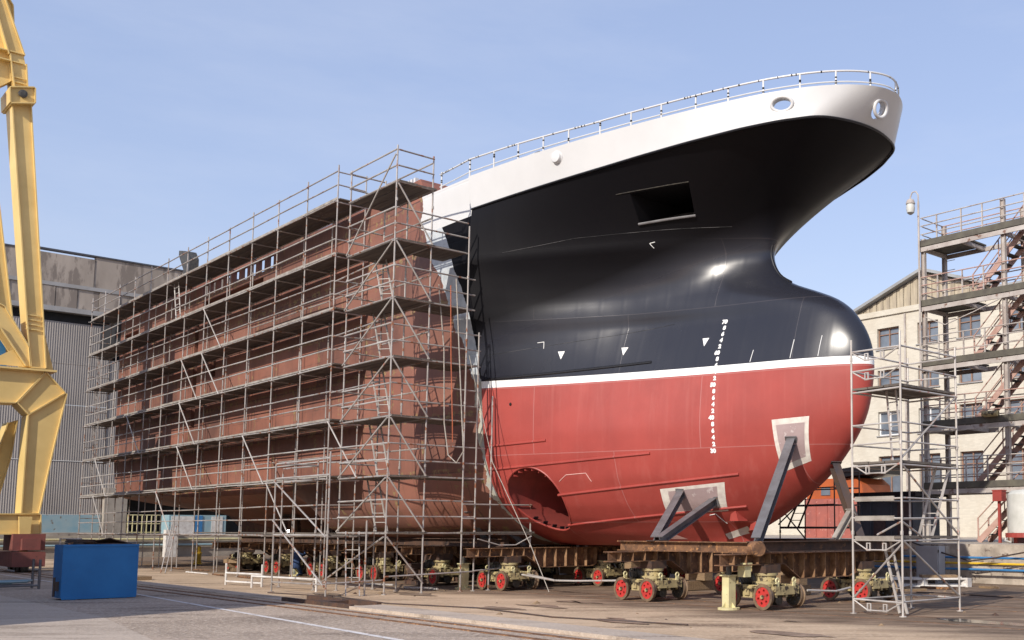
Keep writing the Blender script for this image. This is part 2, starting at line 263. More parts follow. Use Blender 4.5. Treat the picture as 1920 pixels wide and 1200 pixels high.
# ---------------------------------------------------------------- mesh building
class MB:
    def __init__(s): s.v = []; s.f = []
    def add(s, vs, fs):
        o = len(s.v); s.v += [tuple(v) for v in vs]; s.f += [tuple(i + o for i in f) for f in fs]; return s
    def box(s, c, d, rz=0):
        x, y, z = d[0] / 2, d[1] / 2, d[2] / 2; cr, sr = math.cos(rz), math.sin(rz); vs = []
        for k in (-1, 1):
            for (i, j) in ((-1, -1), (1, -1), (1, 1), (-1, 1)):
                px, py = i * x, j * y; vs.append((c[0] + px * cr - py * sr, c[1] + px * sr + py * cr, c[2] + k * z))
        return s.add(vs, [(0, 3, 2, 1), (4, 5, 6, 7), (0, 1, 5, 4), (1, 2, 6, 5), (2, 3, 7, 6), (3, 0, 4, 7)])
    def b2(s, lo, hi): return s.box([(l + h) / 2 for l, h in zip(lo, hi)], [abs(h - l) for l, h in zip(lo, hi)])
    def frame_of(s, p, q, up=(0, 0, 1)):
        p, q = Vector(p), Vector(q); t = (q - p).normalized(); u = Vector(up)
        if abs(t.dot(u)) > .98: u = Vector((1, 0, 0))
        x = t.cross(u).normalized(); y = x.cross(t).normalized(); return p, q, x, y
    def bar(s, p, q, w, h, up=(0, 0, 1)):
        p, q, x, y = s.frame_of(p, q, up); vs = []
        for e in (p, q):
            for (i, j) in ((-1, -1), (1, -1), (1, 1), (-1, 1)): vs.append(e + x * (i * w / 2) + y * (j * h / 2))
        return s.add(vs, [(0, 3, 2, 1), (4, 5, 6, 7), (0, 1, 5, 4), (1, 2, 6, 5), (2, 3, 7, 6), (3, 0, 4, 7)])
    def tube(s, p, q, r, n=7, r2=None):
        p, q, x, y = s.frame_of(p, q); r2 = r if r2 is None else r2; vs = []
        for e, rr in ((p, r), (q, r2)):
            for i in range(n):
                t = 2 * math.pi * i / n; vs.append(e + x * (rr * math.cos(t)) + y * (rr * math.sin(t)))
        return s.add(vs, [(i, (i + 1) % n, n + (i + 1) % n, n + i) for i in range(n)] + [tuple(range(n))[::-1], tuple(range(n, 2 * n))])
    def path(s, pts, r, n=7, closed=False):
        pts = [Vector(p) for p in pts]; m = len(pts); vs = []; x0 = None
        for i, p in enumerate(pts):
            a = pts[(i - 1) % m] if (closed or i > 0) else p; b = pts[(i + 1) % m] if (closed or i < m - 1) else p
            t = (b - a).normalized(); u = Vector((0, 0, 1)) if x0 is None else None
            if x0 is None:
                if abs(t.z) > .95: u = Vector((1, 0, 0))
                x = t.cross(u).normalized()
            else: x = (x0 - t * x0.dot(t)).normalized()
            x0 = x; y = t.cross(x)
            for k in range(n):
                w = 2 * math.pi * k / n; vs.append(p + x * (r * math.cos(w)) + y * (r * math.sin(w)))
        fs = []
        for i in range(m if closed else m - 1):
            j = (i + 1) % m
            for k in range(n): fs.append((i * n + k, i * n + (k + 1) % n, j * n + (k + 1) % n, j * n + k))
        if not closed: fs += [tuple(range(n))[::-1], tuple(range((m - 1) * n, m * n))]
        return s.add(vs, fs)
    def prism(s, poly, d, e0, e1):     # poly of (b, z) pushed along a from e0 to e1 when d == 'a'; (a, z) along b when d == 'b'; (a, b) along z
        f = {'a': lambda p, e: (e, p[0], p[1]), 'b': lambda p, e: (p[0], e, p[1]), 'z': lambda p, e: (p[0], p[1], e)}[d]
        n = len(poly)
        return s.add([f(p, e0) for p in poly] + [f(p, e1) for p in poly],
                     [tuple(range(n))[::-1], tuple(range(n, 2 * n))] + [(i, (i + 1) % n, n + (i + 1) % n, n + i) for i in range(n)])
    def lathe(s, prof, c, axis, n=24, cap=True):   # prof of (r, h) round axis through c
        ax = Vector(axis).normalized(); u = Vector((1, 0, 0)) if abs(ax.x) < .9 else Vector((0, 0, 1)); x = ax.cross(u).normalized(); y = ax.cross(x); vs = []; c = Vector(c)
        for r, h in prof:
            for i in range(n):
                t = 2 * math.pi * i / n; vs.append(c + ax * h + x * (r * math.cos(t)) + y * (r * math.sin(t)))
        fs = []
        for k in range(len(prof) - 1):
            for i in range(n): fs.append((k * n + i, k * n + (i + 1) % n, (k + 1) * n + (i + 1) % n, (k + 1) * n + i))
        if cap: fs += [tuple(range(n))[::-1], tuple(range((len(prof) - 1) * n, len(prof) * n))]
        return s.add(vs, fs)
    def ibeam(s, p, q, w, h, t=.02, tw=.015, up=(0, 0, 1)):
        P, Q, x, y = s.frame_of(p, q, up)
        s.bar(P + y * (h / 2 - t / 2), Q + y * (h / 2 - t / 2), w, t, up); s.bar(P - y * (h / 2 - t / 2), Q - y * (h / 2 - t / 2), w, t, up)
        return s.bar(P, Q, tw, h - 2 * t - .002, up)

def link(name, verts, faces, m, parent=None, smooth=False, angle=40, recalc=True):
    me = bpy.data.meshes.new(name); me.from_pydata([tuple(v) for v in verts], [], faces); me.update()
    if recalc:
        bm = bmesh.new(); bm.from_mesh(me); bmesh.ops.recalc_face_normals(bm, faces=bm.faces); bm.to_mesh(me); bm.free()
    return link_me(name, me, m, parent, smooth, angle)
def link_me(name, me, m, parent=None, smooth=False, angle=40):
    if m is not None:
        me.materials.clear(); me.materials.append(MT[m] if isinstance(m, str) else m)
    if smooth:
        me.polygons.foreach_set('use_smooth', [True] * len(me.polygons)); me.set_sharp_from_angle(angle=R(angle))
    o = bpy.data.objects.new(name, me); C.objects.link(o)
    if parent is not None: o.parent = parent
    return o
BASE = {}
def tag(o, label, cat, group=None, kind=None):
    if label: o['label'] = label
    if cat: o['category'] = cat
    if group: o['group'] = group
    if kind: o['kind'] = kind
    return o
def loc(p, base): return (p[0] - base[0], -(p[1] - base[1]), p[2] - base[2])
def thing(name, label, cat, base=(0, 0, 0), group=None):
    o = bpy.data.objects.new(name, None); o.empty_display_size = .3; C.objects.link(o)
    o.matrix_world = SF @ Matrix.Translation((base[0], -base[1], base[2])); BASE[o.name] = base
    return tag(o, label, cat, group)
def part(T, name, mb, m, label=None, smooth=False, angle=40):
    root = T
    while root.parent is not None: root = root.parent
    o = link(name, [loc(p, BASE[root.name]) for p in mb.v], mb.f, m, T, smooth, angle)
    if label: o['label'] = label
    return o
def mono(name, mb, m, label=None, cat=None, base=None, group=None, kind=None, smooth=False):
    if base is None:
        base = tuple(sum(p[i] for p in mb.v) / len(mb.v) for i in (0, 1)) + (min(p[2] for p in mb.v),)
    o = link(name, [loc(p, base) for p in mb.v], mb.f, m, None, smooth)
    o.matrix_world = SF @ Matrix.Translation((base[0], -base[1], base[2])); BASE[o.name] = base
    return tag(o, label, cat, group, kind)
def dup(root, base, label=None, group=None):
    r = root.copy(); C.objects.link(r); r.matrix_world = SF @ Matrix.Translation((base[0], -base[1], base[2])); BASE[r.name] = base
    if label: r['label'] = label
    if group: r['group'] = group
    for ch in list(root.children):
        c = ch.copy(); C.objects.link(c); c.parent = r
        for g in list(ch.children):
            d = g.copy(); C.objects.link(d); d.parent = c
    return r
def boolean(me_a, cutters):
    """Cut closed meshes (lists of MB-style (verts, faces)) out of a mesh."""
    o = bpy.data.objects.new('tmp_body', me_a); C.objects.link(o); tmp = []
    for vs, fs in cutters:
        me = bpy.data.meshes.new('tmp_cut'); me.from_pydata(vs, [], fs)
        bm = bmesh.new(); bm.from_mesh(me); bmesh.ops.recalc_face_normals(bm, faces=bm.faces); bm.to_mesh(me); bm.free()
        c = bpy.data.objects.new('tmp_cut', me); C.objects.link(c); tmp.append(c)
        md = o.modifiers.new('cut', 'BOOLEAN'); md.operation = 'DIFFERENCE'; md.solver = 'EXACT'; md.object = c
    dg = bpy.context.evaluated_depsgraph_get(); dg.update()
    res = bpy.data.meshes.new_from_object(o.evaluated_get(dg))
    for c in tmp: bpy.data.objects.remove(c)
    bpy.data.objects.remove(o)
    return res
def jit(s): return random.uniform(-s, s)

# ---------------------------------------------------------------- hull form
TT = np.array([0, .15, .3, .45, .6, .75, .9, 1])
HT = {1.4: [1, 1, 1, .98, .95, .9, .8, .7], 3.0: [1, .97, .93, .88, .82, .76, .7, .6], 5.0: [1, .93, .87, .8, .73, .68, .65, .6], 6.6: [1, .9, .805, .72, .65, .61, .6, .55],
      8.2: [1, .88, .74, .6, .52, .46, .47, .5], 9.1: [1, .9, .78, .67, .59, .53, .5, .45], 10.1: [1, .94, .87, .79, .72, .65, .5, .35], 10.6: [1, .97, .92, .87, .82, .74, .55, .4]}
ZK = sorted(HT); HM = np.array([HT[z] for z in ZK])
BZ = np.array([(1.4, 1.6), (1.46, 1.88), (1.79, 2.71), (2.23, 3.43), (2.67, 3.91), (3.0, 4.15), (3.5, 4.42), (4.2, 4.64), (4.9, 4.74), (5.94, 4.82), (6.67, 4.87), (7.84, 5.0), (9.4, 5.33), (10.6, 5.5)])
LC = np.array([(1, 5.37), (2.33, 5.12), (4.52, 4.62), (6.5, 4.11), (8.36, 3.62), (10.04, 3.09), (11.4, 2.56), (12.31, 2.02), (12.95, 1.34), (13.12, .72), (13.2, 0)])
TC = np.array([(1, 5.5), (2.2, 5.32), (3.2, 5.15), (5.1, 4.7), (7.02, 4.17), (8.74, 3.62), (10.36, 3.05), (11.69, 2.48), (12.81, 1.78), (13.5, 1.1), (13.8, .6), (13.95, 0)])
AZ = np.array([(1.4, 8.6), (1.6, 8.57), (1.9, 8.86), (2.3, 9.66), (2.8, 10.52), (3.4, 11.43), (4.2, 12.26), (5, 12.81), (6, 13.1), (6.6, 13.15), (7.2, 13.04), (7.8, 12.72), (8.2, 12.38), (8.6, 11.8), (8.9, 11.12), (9.2, 10.38), (9.5, 9.84), (9.8, 9.57), (10.1, 9.43), (10.4, 9.38), (10.6, 9.44)])
def spl(x, xp, fp):
    xp = np.asarray(xp, float); fp = np.asarray(fp, float); m = np.gradient(fp, xp)
    i = np.clip(np.searchsorted(xp, x) - 1, 0, len(xp) - 2); h = xp[i + 1] - xp[i]; t = (x - xp[i]) / h
    return (2 * t**3 - 3 * t**2 + 1) * fp[i] + (t**3 - 2 * t**2 + t) * h * m[i] + (-2 * t**3 + 3 * t**2) * fp[i + 1] + (t**3 - t**2) * h * m[i + 1]
NT = 90
def tpar(n=NT): u = np.linspace(0, 1, n); return 1 - (1 - u)**2
def wl(z):
    A = spl(z, AZ[:, 0], AZ[:, 1]); t = tpar(); hm = np.array([np.interp(z, ZK, HM[:, i]) for i in range(len(TT))])
    return 1 + t * (A - 1), np.interp(z, BZ[:, 0], BZ[:, 1]) * np.sqrt(1 - t) * spl(t, TT, hm)
def norm_curve(Cv):
    A = Cv[-1, 0]; B = Cv[0, 1]; t = tpar(); tc = (Cv[:-1, 0] - 1) / (A - 1); hc = Cv[:-1, 1] / B / np.sqrt(1 - tc)
    h = np.interp(t, np.append(tc, 1), np.append(hc, hc[-1])); k = np.ones(7) / 7
    h = np.convolve(np.concatenate([np.full(3, h[0]), h, np.full(3, h[-1])]), k, 'valid')
    return 1 + t * (A - 1), B * np.sqrt(1 - t) * h
ROWS = []
for z in np.concatenate([np.linspace(1.4, 3.5, 22), np.linspace(3.5, 10.6, 56)[1:]]):
    a, b = wl(z); ROWS.append((a, b, np.full(a.shape, z)))
KC = ROWS[-1]; LCV = norm_curve(LC); LZ = 12.3 + .0746 * LCV[0]
for s in np.linspace(0, 1, 19)[1:]:
    tt_ = np.clip((tpar() - .45) / .5, 0, 1); pb_ = 1.5 - .35 * tt_ * tt_ * (3 - 2 * tt_)
    ROWS.append((KC[0] + (LCV[0] - KC[0]) * s**1.45, KC[1] + (LCV[1] - KC[1]) * s**pb_, 10.6 + (LZ - 10.6) * s))
TCV = norm_curve(TC); TZ = 13.36 + .054 * TCV[0]
GA = np.array([r[0] for r in ROWS]); GB = np.array([r[1] for r in ROWS]); GZ = np.array([r[2] for r in ROWS])
def hull_b(a, z):
    col_b = np.array([np.interp(a, GA[i], GB[i], right=0) for i in range(len(GA))]); col_z = np.array([np.interp(a, GA[i], GZ[i]) for i in range(len(GA))])
    return float(np.interp(z, col_z, col_b))

def solid_rows(rows):
    """rows of (a, b, z) arrays, keel to deck -> closed two-sided mesh in ship-local coordinates"""
    n = len(rows[0][0]); W = 2 * n - 1; vs = []; fs = []
    for a, b, z in rows:
        for i in range(n): vs.append((a[i], -b[i], z[i]))
        for i in range(n - 2, -1, -1): vs.append((a[i], b[i], z[i]))
    m = len(rows)
    for r in range(m - 1):
        for i in range(W - 1): fs.append((r * W + i, r * W + i + 1, (r + 1) * W + i + 1, (r + 1) * W + i))
        fs.append((r * W + W - 1, r * W, (r + 1) * W, (r + 1) * W + W - 1))          # aft cap
    for r, o in ((0, 0), (m - 1, (m - 1) * W)):
        for i in range(n - 2): fs.append((o + i, o + i + 1, o + W - 2 - i, o + W - 1 - i))
        fs.append((o + n - 2, o + n - 1, o + n))
    return vs, fs
def to_mesh(vs, fs):
    me = bpy.data.meshes.new('tmp'); me.from_pydata([tuple(map(float, v)) for v in vs], [], fs)
    bm = bmesh.new(); bm.from_mesh(me); bmesh.ops.remove_doubles(bm, verts=bm.verts, dist=1e-4); bmesh.ops.recalc_face_normals(bm, faces=bm.faces); bm.to_mesh(me); bm.free(); return me
def cutter(mb): return [(p[0], -p[1], p[2]) for p in mb.v], mb.f

ship = thing('ship', 'large half painted ship with white bulwark, black sides, red bottom and bulbous bow', 'ship', (0, 0, 0))
BASE[ship.name] = (0, 0, 0)
bow = to_mesh(*solid_rows(ROWS))
cuts = []
cuts.append(cutter(MB().lathe([(1.0, -3.2), (1.0, 3)], (2.45, 3.3, 2.9), (0, 1, 0), 40)))          # thruster tunnel
cuts.append(cutter(MB().prism([(6.72, 12.02), (8.52, 12.1), (8.14, 11.38), (6.55, 11.25)], 'b', .9, 6)))    # anchor pocket
bow = boolean(bow, cuts)
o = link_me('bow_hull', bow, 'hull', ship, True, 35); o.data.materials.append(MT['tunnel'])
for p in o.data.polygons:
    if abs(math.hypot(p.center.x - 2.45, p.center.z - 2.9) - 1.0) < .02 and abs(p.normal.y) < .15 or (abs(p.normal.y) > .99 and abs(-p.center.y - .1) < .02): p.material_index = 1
o['label'] = 'glossy painted bow, black over red with a thin white waterline'

# after body
FW = [(0, 1.4), (1.6, 1.4), (2.71, 1.79), (3.43, 2.23), (4.15, 3.0), (4.64, 4.2), (4.82, 5.94), (5.0, 7.84), (5.33, 9.4), (5.5, 10.6), (5.36, 12.3), (5.49, 13.4), (5.49, 14.1)]
MD = [(0, 1.4), (2.6, 1.4), (3.8, 1.62), (4.55, 2.0), (5.05, 2.7), (5.25, 3.6), (5.3, 5.94), (5.3, 7.84), (5.3, 9.4), (5.3, 10.6), (5.3, 12.3), (5.3, 13.1), (5.3, 14.1)]
AF = [(0, 1.6), (.5, 1.65), (1.8, 2.2), (3.2, 2.75), (4.6, 3.15), (5.2, 3.45), (5.3, 5.94), (5.3, 7.84), (5.3, 9.4), (5.3, 10.6), (5.3, 12.3), (5.3, 13.1), (5.3, 14.15)]
SN = [(0, 3.1), (.5, 3.1), (1.8, 3.25), (3.2, 3.45), (4.6, 3.7), (5.1, 3.95), (5.3, 5.94), (5.3, 7.84), (5.3, 9.4), (5.3, 10.6), (5.3, 12.3), (5.3, 13.1), (5.3, 14.45)]
M1 = [(0, 1.4), (2.3, 1.4), (3.5, 1.66), (4.25, 2.08), (4.8, 2.78), (5.1, 3.8), (5.25, 5.94), (5.32, 7.84), (5.46, 9.4), (5.53, 10.6), (5.50, 12.3), (5.53, 13.1), (5.53, 14.1)]
ST = [(1.0, FW), (-1.8, M1), (-6.0, MD), (-10.5, MD), (-13.5, AF), (-22, AF), (-37.6, SN)]
def section(a):
    for (a0, s0), (a1, s1) in zip(ST, ST[1:]):
        if a <= a0 and a >= a1:
            t = (a0 - a) / (a0 - a1); t = 1 - (1 - t)**1.9 if a0 == 1.0 else t * t * (3 - 2 * t)
            return [(p[0] + (q[0] - p[0]) * t, p[1] + (q[1] - p[1]) * t) for p, q in zip(s0, s1)]
vs, fs = [], []; AS = sorted(set([1.0 - .4 * i for i in range(97)] + [-37.6]), reverse=True); AS = [a for a in AS if a >= -37.6]
for a in AS:
    sc = section(a); sm = []
    for i in range(len(sc) - 1):
        for k in range(3): t = k / 3; sm.append((sc[i][0] * (1 - t) + sc[i + 1][0] * t, sc[i][1] * (1 - t) + sc[i + 1][1] * t))
    sm.append(sc[-1])
    if a > -3: sm = [(p, min(z, 13.4 if a > -2.1 else 14.1)) for p, z in sm]
    ring = [(a - (.02 if a == 1.0 else 0), -p, z) for p, z in sm] + [(a - (.02 if a == 1.0 else 0), p, z) for p, z in reversed(sm[1:])]
    vs += ring
n = len(ring)
for i in range(len(AS) - 1):
    for k in range(n): fs.append((i * n + k, i * n + (k + 1) % n, (i + 1) * n + (k + 1) % n, (i + 1) * n + k))
fs += [tuple(range(n)), tuple(range((len(AS) - 1) * n, len(AS) * n))[::-1]]
aft = to_mesh(vs, fs); cuts = []
cuts.append(cutter(MB().b2((-24.0, 1.0, 12.30), (-16.5, 6, 13.1))))
cuts.append(cutter(MB().b2((-25.0, 3.4, 6.9), (-24.45, 6, 12.1))))
cuts.append(cutter(MB().b2((-36.9, 2.0, 12.3), (-34.2, 6, 13.1))))
cuts.append(cutter(MB().b2((-22.6, 4.0, 9.2), (-21.9, 6, 10.6))))
cuts.append(cutter(MB().b2((-37.3, -5.12, 13.22), (-2.6, 5.12, 16))))
for i in range(9): cuts.append(cutter(MB().b2((-24.2 + i * 1.0, 4.9, 13.36), (-23.46 + i * 1.0, 5.6, 13.98))))
aft = boolean(aft, cuts)
o = link_me('after_hull', aft, 'primer', ship, True, 30); o['label'] = 'bare reddish brown primed side plating with weld seams'
part(ship, 'skeg', MB().prism([(-13.5, 1.66), (-31, 1.8), (-34, 3.0), (-12, 2.2)], 'b', -.35, .35), 'primer')
# black panel as painted shade inside the side opening, stern gantry, deck pieces
part(ship, 'opening_shade', MB().b2((-23.95, 1.02, 12.32), (-16.55, 1.1, 13.08)), 'black')
st = MB(); st.b2((-42.0, 4.9, 12.3), (-37.7, 5.25, 14.3)); st.b2((-42.0, -5.2, 12.3), (-37.7, -4.9, 14.3)); st.b2((-42.0, -4.85, 12.3), (-41.7, 4.85, 14.2))
part(ship, 'stern_gantry', st, 'black', 'dark plated gallows at the stern')
fn = MB().prism([(-34.0, 13.3), (-33.0, 13.3), (-33.0, 17.4), (-33.5, 17.9), (-34.9, 18.2), (-34.9, 17.9), (-34.0, 16.9)], 'b', 2.75, 3.25)
part(ship, 'exhaust_funnel', fn, 'oily', 'dark hooded exhaust trunk above the side')
dh = MB(); dh.b2((.4, 2.4, 13.3), (3.6, 4.6, 13.86)); part(ship, 'deck_house', dh, 'white')
wr = MB()
for i in range(7): wr.b2((-4.6 + i * .24, 5.14, 14.08), (-4.48 + i * .24, 5.28, 14.42))
part(ship, 'slatted_hatch', wr, 'white')

# bulwark band
def bulwark():
    n = len(LCV[0]); W = 2 * n - 1; m = 7
    def ringpt(i, k, inner):
        s = k / (m - 1); j = i if i < n else W - 1 - i; sg = 1 if i < n else -1
        a = LCV[0][j] + (TCV[0][j] - LCV[0][j]) * s; b = LCV[1][j] + (TCV[1][j] - LCV[1][j]) * s; z = LZ[j] + .001 + (TZ[j] - LZ[j]) * s
        if not inner:                                   # stand 2.5 cm proud of the topside plating
            a += .025 * (j / n); b += .025 * (b > .05)
        else: a -= .16 * (j / n)**2; b = max(b - .14, 0.)
        return (a, -sg * b, z)
    vs = []
    for inner in (False, True):
        for k in range(m):
            for i in range(W): vs.append(ringpt(i, k, inner))
    o2 = m * W; fs = []
    for k in range(m - 1):
        for i in range(W - 1):
            fs.append((k * W + i, k * W + i + 1, (k + 1) * W + i + 1, (k + 1) * W + i))
            fs.append((o2 + k * W + i, o2 + (k + 1) * W + i, o2 + (k + 1) * W + i + 1, o2 + k * W + i + 1))
    for k in (0, m - 1):
        for i in range(W - 1):
            q = (k * W + i, k * W + i + 1, o2 + k * W + i + 1, o2 + k * W + i); fs.append(q if k else q[::-1])
    for i in (0, W - 1):
        for k in range(m - 1): fs.append((k * W + i, (k + 1) * W + i, o2 + (k + 1) * W + i, o2 + k * W + i))
    return to_mesh(vs, fs)
def oval(c, d, u, v, ru, rv, n=28):
    c, u, v = Vector(c), Vector(u).normalized(), Vector(v).normalized()
    return [c + u * (ru * math.cos(2 * math.pi * i / n)) + v * (rv * math.sin(2 * math.pi * i / n)) for i in range(n)]
FL = []   # fairlead centre, outward direction, half width, half height
for (a, z, hw, hh) in ((11.92, 13.62, .27, .17), (13.55, 13.66, .21, .21), (4.75, 13.3, .16, .13)):
    s = .5; aa = LCV[0] + (TCV[0] - LCV[0]) * s; bb = LCV[1] + (TCV[1] - LCV[1]) * s
    b = float(np.interp(a, aa, bb)); b0 = float(np.interp(a - .1, aa, bb)); b1 = float(np.interp(min(a + .1, aa[-1] - .001), aa, bb))
    if a > 13.4: a, b, d = 13.62, .12, Vector((1, .1, 0)).normalized(); t = Vector((-.1, 1, 0)).normalized()
    else: t = Vector((.2, b1 - b0, 0)).normalized(); d = Vector((-t.y, t.x, 0))
    FL.append((Vector((a, b, z)), d, t, hw, hh))
cuts = []
for c, d, t, hw, hh in FL:
    mb = MB(); A = oval(c - d * .9, d, t, (0, 0, 1), hw, hh); B = oval(c + d * .9, d, t, (0, 0, 1), hw, hh); k = len(A)
    mb.add(A + B, [tuple(range(k))[::-1], tuple(range(k, 2 * k))] + [(i, (i + 1) % k, k + (i + 1) % k, k + i) for i in range(k)]); cuts.append(cutter(mb))
bw = boolean(bulwark(), cuts[:2])
link_me('bulwark', bw, 'white', ship, True, 35)['label'] = 'white painted bulwark round the forecastle'
for i, (c, d, t, hw, hh) in enumerate(FL):
    lean = Vector((0, 0, 1)) + d * .28
    rim = MB().path(oval(c + d * .03, d, t, lean, hw + .03, hh + .03, 32), .05, 10, True)
    o = part(ship, 'fairlead', rim, 'white', None, True)
    if i == 2: part(o, 'chock', MB().lathe([(.05, .0), (.2, .02), (.16, .12), (.05, .14)], c + d * .02, d, 16), 'white', None, True)
# knuckle line under the bulwark
kp = [(LCV[0][j] + .03 * (j / NT), LCV[1][j] + .02, LZ[j] - .03) for j in range(0, NT)] + [(LCV[0][j] + .03 * (j / NT), -LCV[1][j] - .02, LZ[j] - .03) for j in range(NT - 2, -1, -1)]
part(ship, 'rubbing_bar', MB().path(kp, .035, 6), 'black_paint', None, True)
# guard rail on the bulwark
def rail_h(a, k): return (.44 + .18 * max(0, 1 - (a - 1) / 5)) * k
def top_pts(k, step=2, e=0.):
    p = [(TCV[0][j] - .06, max(TCV[1][j] - .06, 0), TZ[j] + rail_h(TCV[0][j], k)) for j in range(0, NT, step)]
    p = [(-1.0, 5.44, 13.36 + rail_h(1, k)), (0, 5.44, 13.39 + rail_h(1, k))] + p
    return p + [(a, -b, z) for a, b, z in reversed(p[:-1])]
tr_mb = MB().path(top_pts(1), .029, 7); nrail = len(tr_mb.f)
part(ship, 'lower_rail', MB().path(top_pts(.30), .020, 6), 'white', None, True)
last = None; tape = tr_mb; tp = [Vector(p) for p in top_pts(1, 1)]
for p, q in zip(tp, tp[1:]):
    n = max(1, int((q - p).length / .09))
    for k in range(n):
        if random.random() < .22: m_ = p + (q - p) * (k / n); tape.tube(m_, m_ + (q - p).normalized() * random.uniform(.02, .045), .033, 7)
pts_ = [(-.9, 5.44, 13.36)] + [(TCV[0][j] - .06, max(TCV[1][j] - .06, 0), TZ[j]) for j in range(NT)]; pts_ += [(a, -b, z) for a, b, z in reversed(pts_[:-1])]
for q in pts_:
    p = Vector(q)
    if last is None or (p - last).length > .97:
        h = rail_h(p.x, 1); part(ship, 'rail_post', MB().tube(p - Vector((0, 0, .03)), p + Vector((0, 0, h)), .027), 'white', None, True); last = p
        for k in range(3):
            z = h * random.uniform(.15, .9); tape.tube(p + Vector((0, 0, z)), p + Vector((0, 0, z + .04)), .032, 7)
tr_ = part(ship, 'top_rail', tr_mb, 'white', 'white rail wrapped with many scraps of dark tape', True); tr_.data.materials.append(MT['black'])
for p in tr_.data.polygons[nrail:]: p.material_index = 1

# ribs, marks and patches lying on the plating
def on_hull(a, z, e=.006): return (a, hull_b(a, z) + e, z)
def hullpath(p, q, n=14, e=.0): return [on_hull(p[0] + (q[0] - p[0]) * i / n, p[1] + (q[1] - p[1]) * i / n, e) for i in range(n + 1)]
for p, q, m in (((1.1, 4.6), (3.25, 4.72), 'hull'), ((1.05, 3.85), (6.78, 4.2), 'hull'), ((3.33, 3.0), (9.4, 3.52), 'hull'), ((2.9, 2.06), (9.2, 2.6), 'hull'), ((1.15, 6.76), (6.63, 7.0), 'black_paint')):
    part(ship, 'spray_rail', MB().path(hullpath(p, q, 18), .045, 7), m, None, True)
def patch(T, name, quad, m, e=.006, nu=8, nv=8, label=None):
    (p0, p1, p2, p3) = quad; vs = []; fs = []
    for j in range(nv + 1):
        for i in range(nu + 1):
            u, v = i / nu, j / nv; x = [(1 - v) * ((1 - u) * p0[k] + u * p1[k]) + v * ((1 - u) * p3[k] + u * p2[k]) for k in (0, 1)]
            vs.append(on_hull(x[0], x[1], e))
    for j in range(nv):
        for i in range(nu): k = j * (nu + 1) + i; fs.append((k, k + 1, k + nu + 2, k + nu + 1))
    mb = MB().add(vs, fs); return part(T, name, mb, m, label)
Q1 = [(6.84, 3.13), (8.9, 3.30), (8.62, 2.47), (6.72, 2.35)]; Q2 = [(10.62, 5.02), (11.68, 5.08), (11.45, 3.85), (10.66, 3.55)]
def shrink(q, f):
    c = [sum(p[k] for p in q) / 4 for k in (0, 1)]; return [(c[0] + (p[0] - c[0]) * f, c[1] + (p[1] - c[1]) * f) for p in q]
for q in (Q1, Q2):
    o = patch(ship, 'primer_border', q, 'primer_edge', .006); patch(o, 'primer_patch', shrink(q, .76), 'primer_patch', .011)
patch(ship, 'primer_border', [(8.0, 1.78), (8.75, 2.02), (8.72, 1.83), (8.02, 1.62)], 'primer_edge', .006)
for a, z in ((3.65, 7.42), (5.65, 7.42), (8.29, 7.5)):
    patch(ship, 'frame_mark', [(a - .11, z + .12), (a + .11, z + .12), (a + .005, z - .13), (a - .005, z - .13)], 'mark', .008, 2, 2)
def stroke(T, pts, w, m='mark', name='chalk_mark'):
    mb = MB()
    for (p, q) in zip(pts, pts[1:]): mb.path(hullpath(p, q, 4, .004), w, 5)
    part(T, name, mb, m)
stroke(ship, [(2.88, 7.86), (3.08, 7.88), (3.08, 7.66)], .014); stroke(ship, [(6.77, 10.71), (6.62, 10.68), (6.69, 10.54)], .012)
stroke(ship, [(3.55, 3.42), (3.85, 3.62), (4.55, 3.66), (4.68, 3.40)], .012, 'markp')
stroke(ship, [(8.0, 2.35), (8.2, 2.38), (8.3, 2.1)], .012)
MT['weld'] = mat('chalky_weld_line', (.10, .095, .095), (.018, .018, .019), 1.6, .7, world=True, lo=.42, hi=.55)
for pts in ([(2.2, 10.75), (4.5, 11.0), (6.4, 11.02), (9.0, 11.05)], [(1.3, 7.55), (3.2, 7.75), (5.6, 8.0), (7.2, 8.2)]):
    q_ = []
    for p, q in zip(pts, pts[1:]): q_ += hullpath(p, q, 14, .002)[:-1]
    part(ship, 'weld_line', MB().path(q_, .006, 5), 'weld')
# draft marks
def text_mesh(txt, size):
    cu = bpy.data.curves.new('t', 'FONT'); cu.body = txt; cu.size = size; cu.align_x = 'RIGHT'; cu.offset = .012; cu.resolution_u = 3
    o = bpy.data.objects.new('t', cu); C.objects.link(o); dg = bpy.context.evaluated_depsgraph_get(); dg.update()
    me = bpy.data.meshes.new_from_object(o.evaluated_get(dg)); bpy.data.objects.remove(o)
    v = [tuple(x.co) for x in me.vertices]; f = [tuple(p.vertices) for p in me.polygons]; return v, f
for d in range(30, 72, 2):
    txt = str(d) if d % 10 == 0 else str(d % 10)
    v, f = text_mesh(txt, .165); z0 = 4.2 + (d - 30) * .0972
    part(ship, 'draft_mark', MB().add([on_hull(8.86 + x, z0 + y - .05, .009) for x, y, _ in v], f), 'mark')
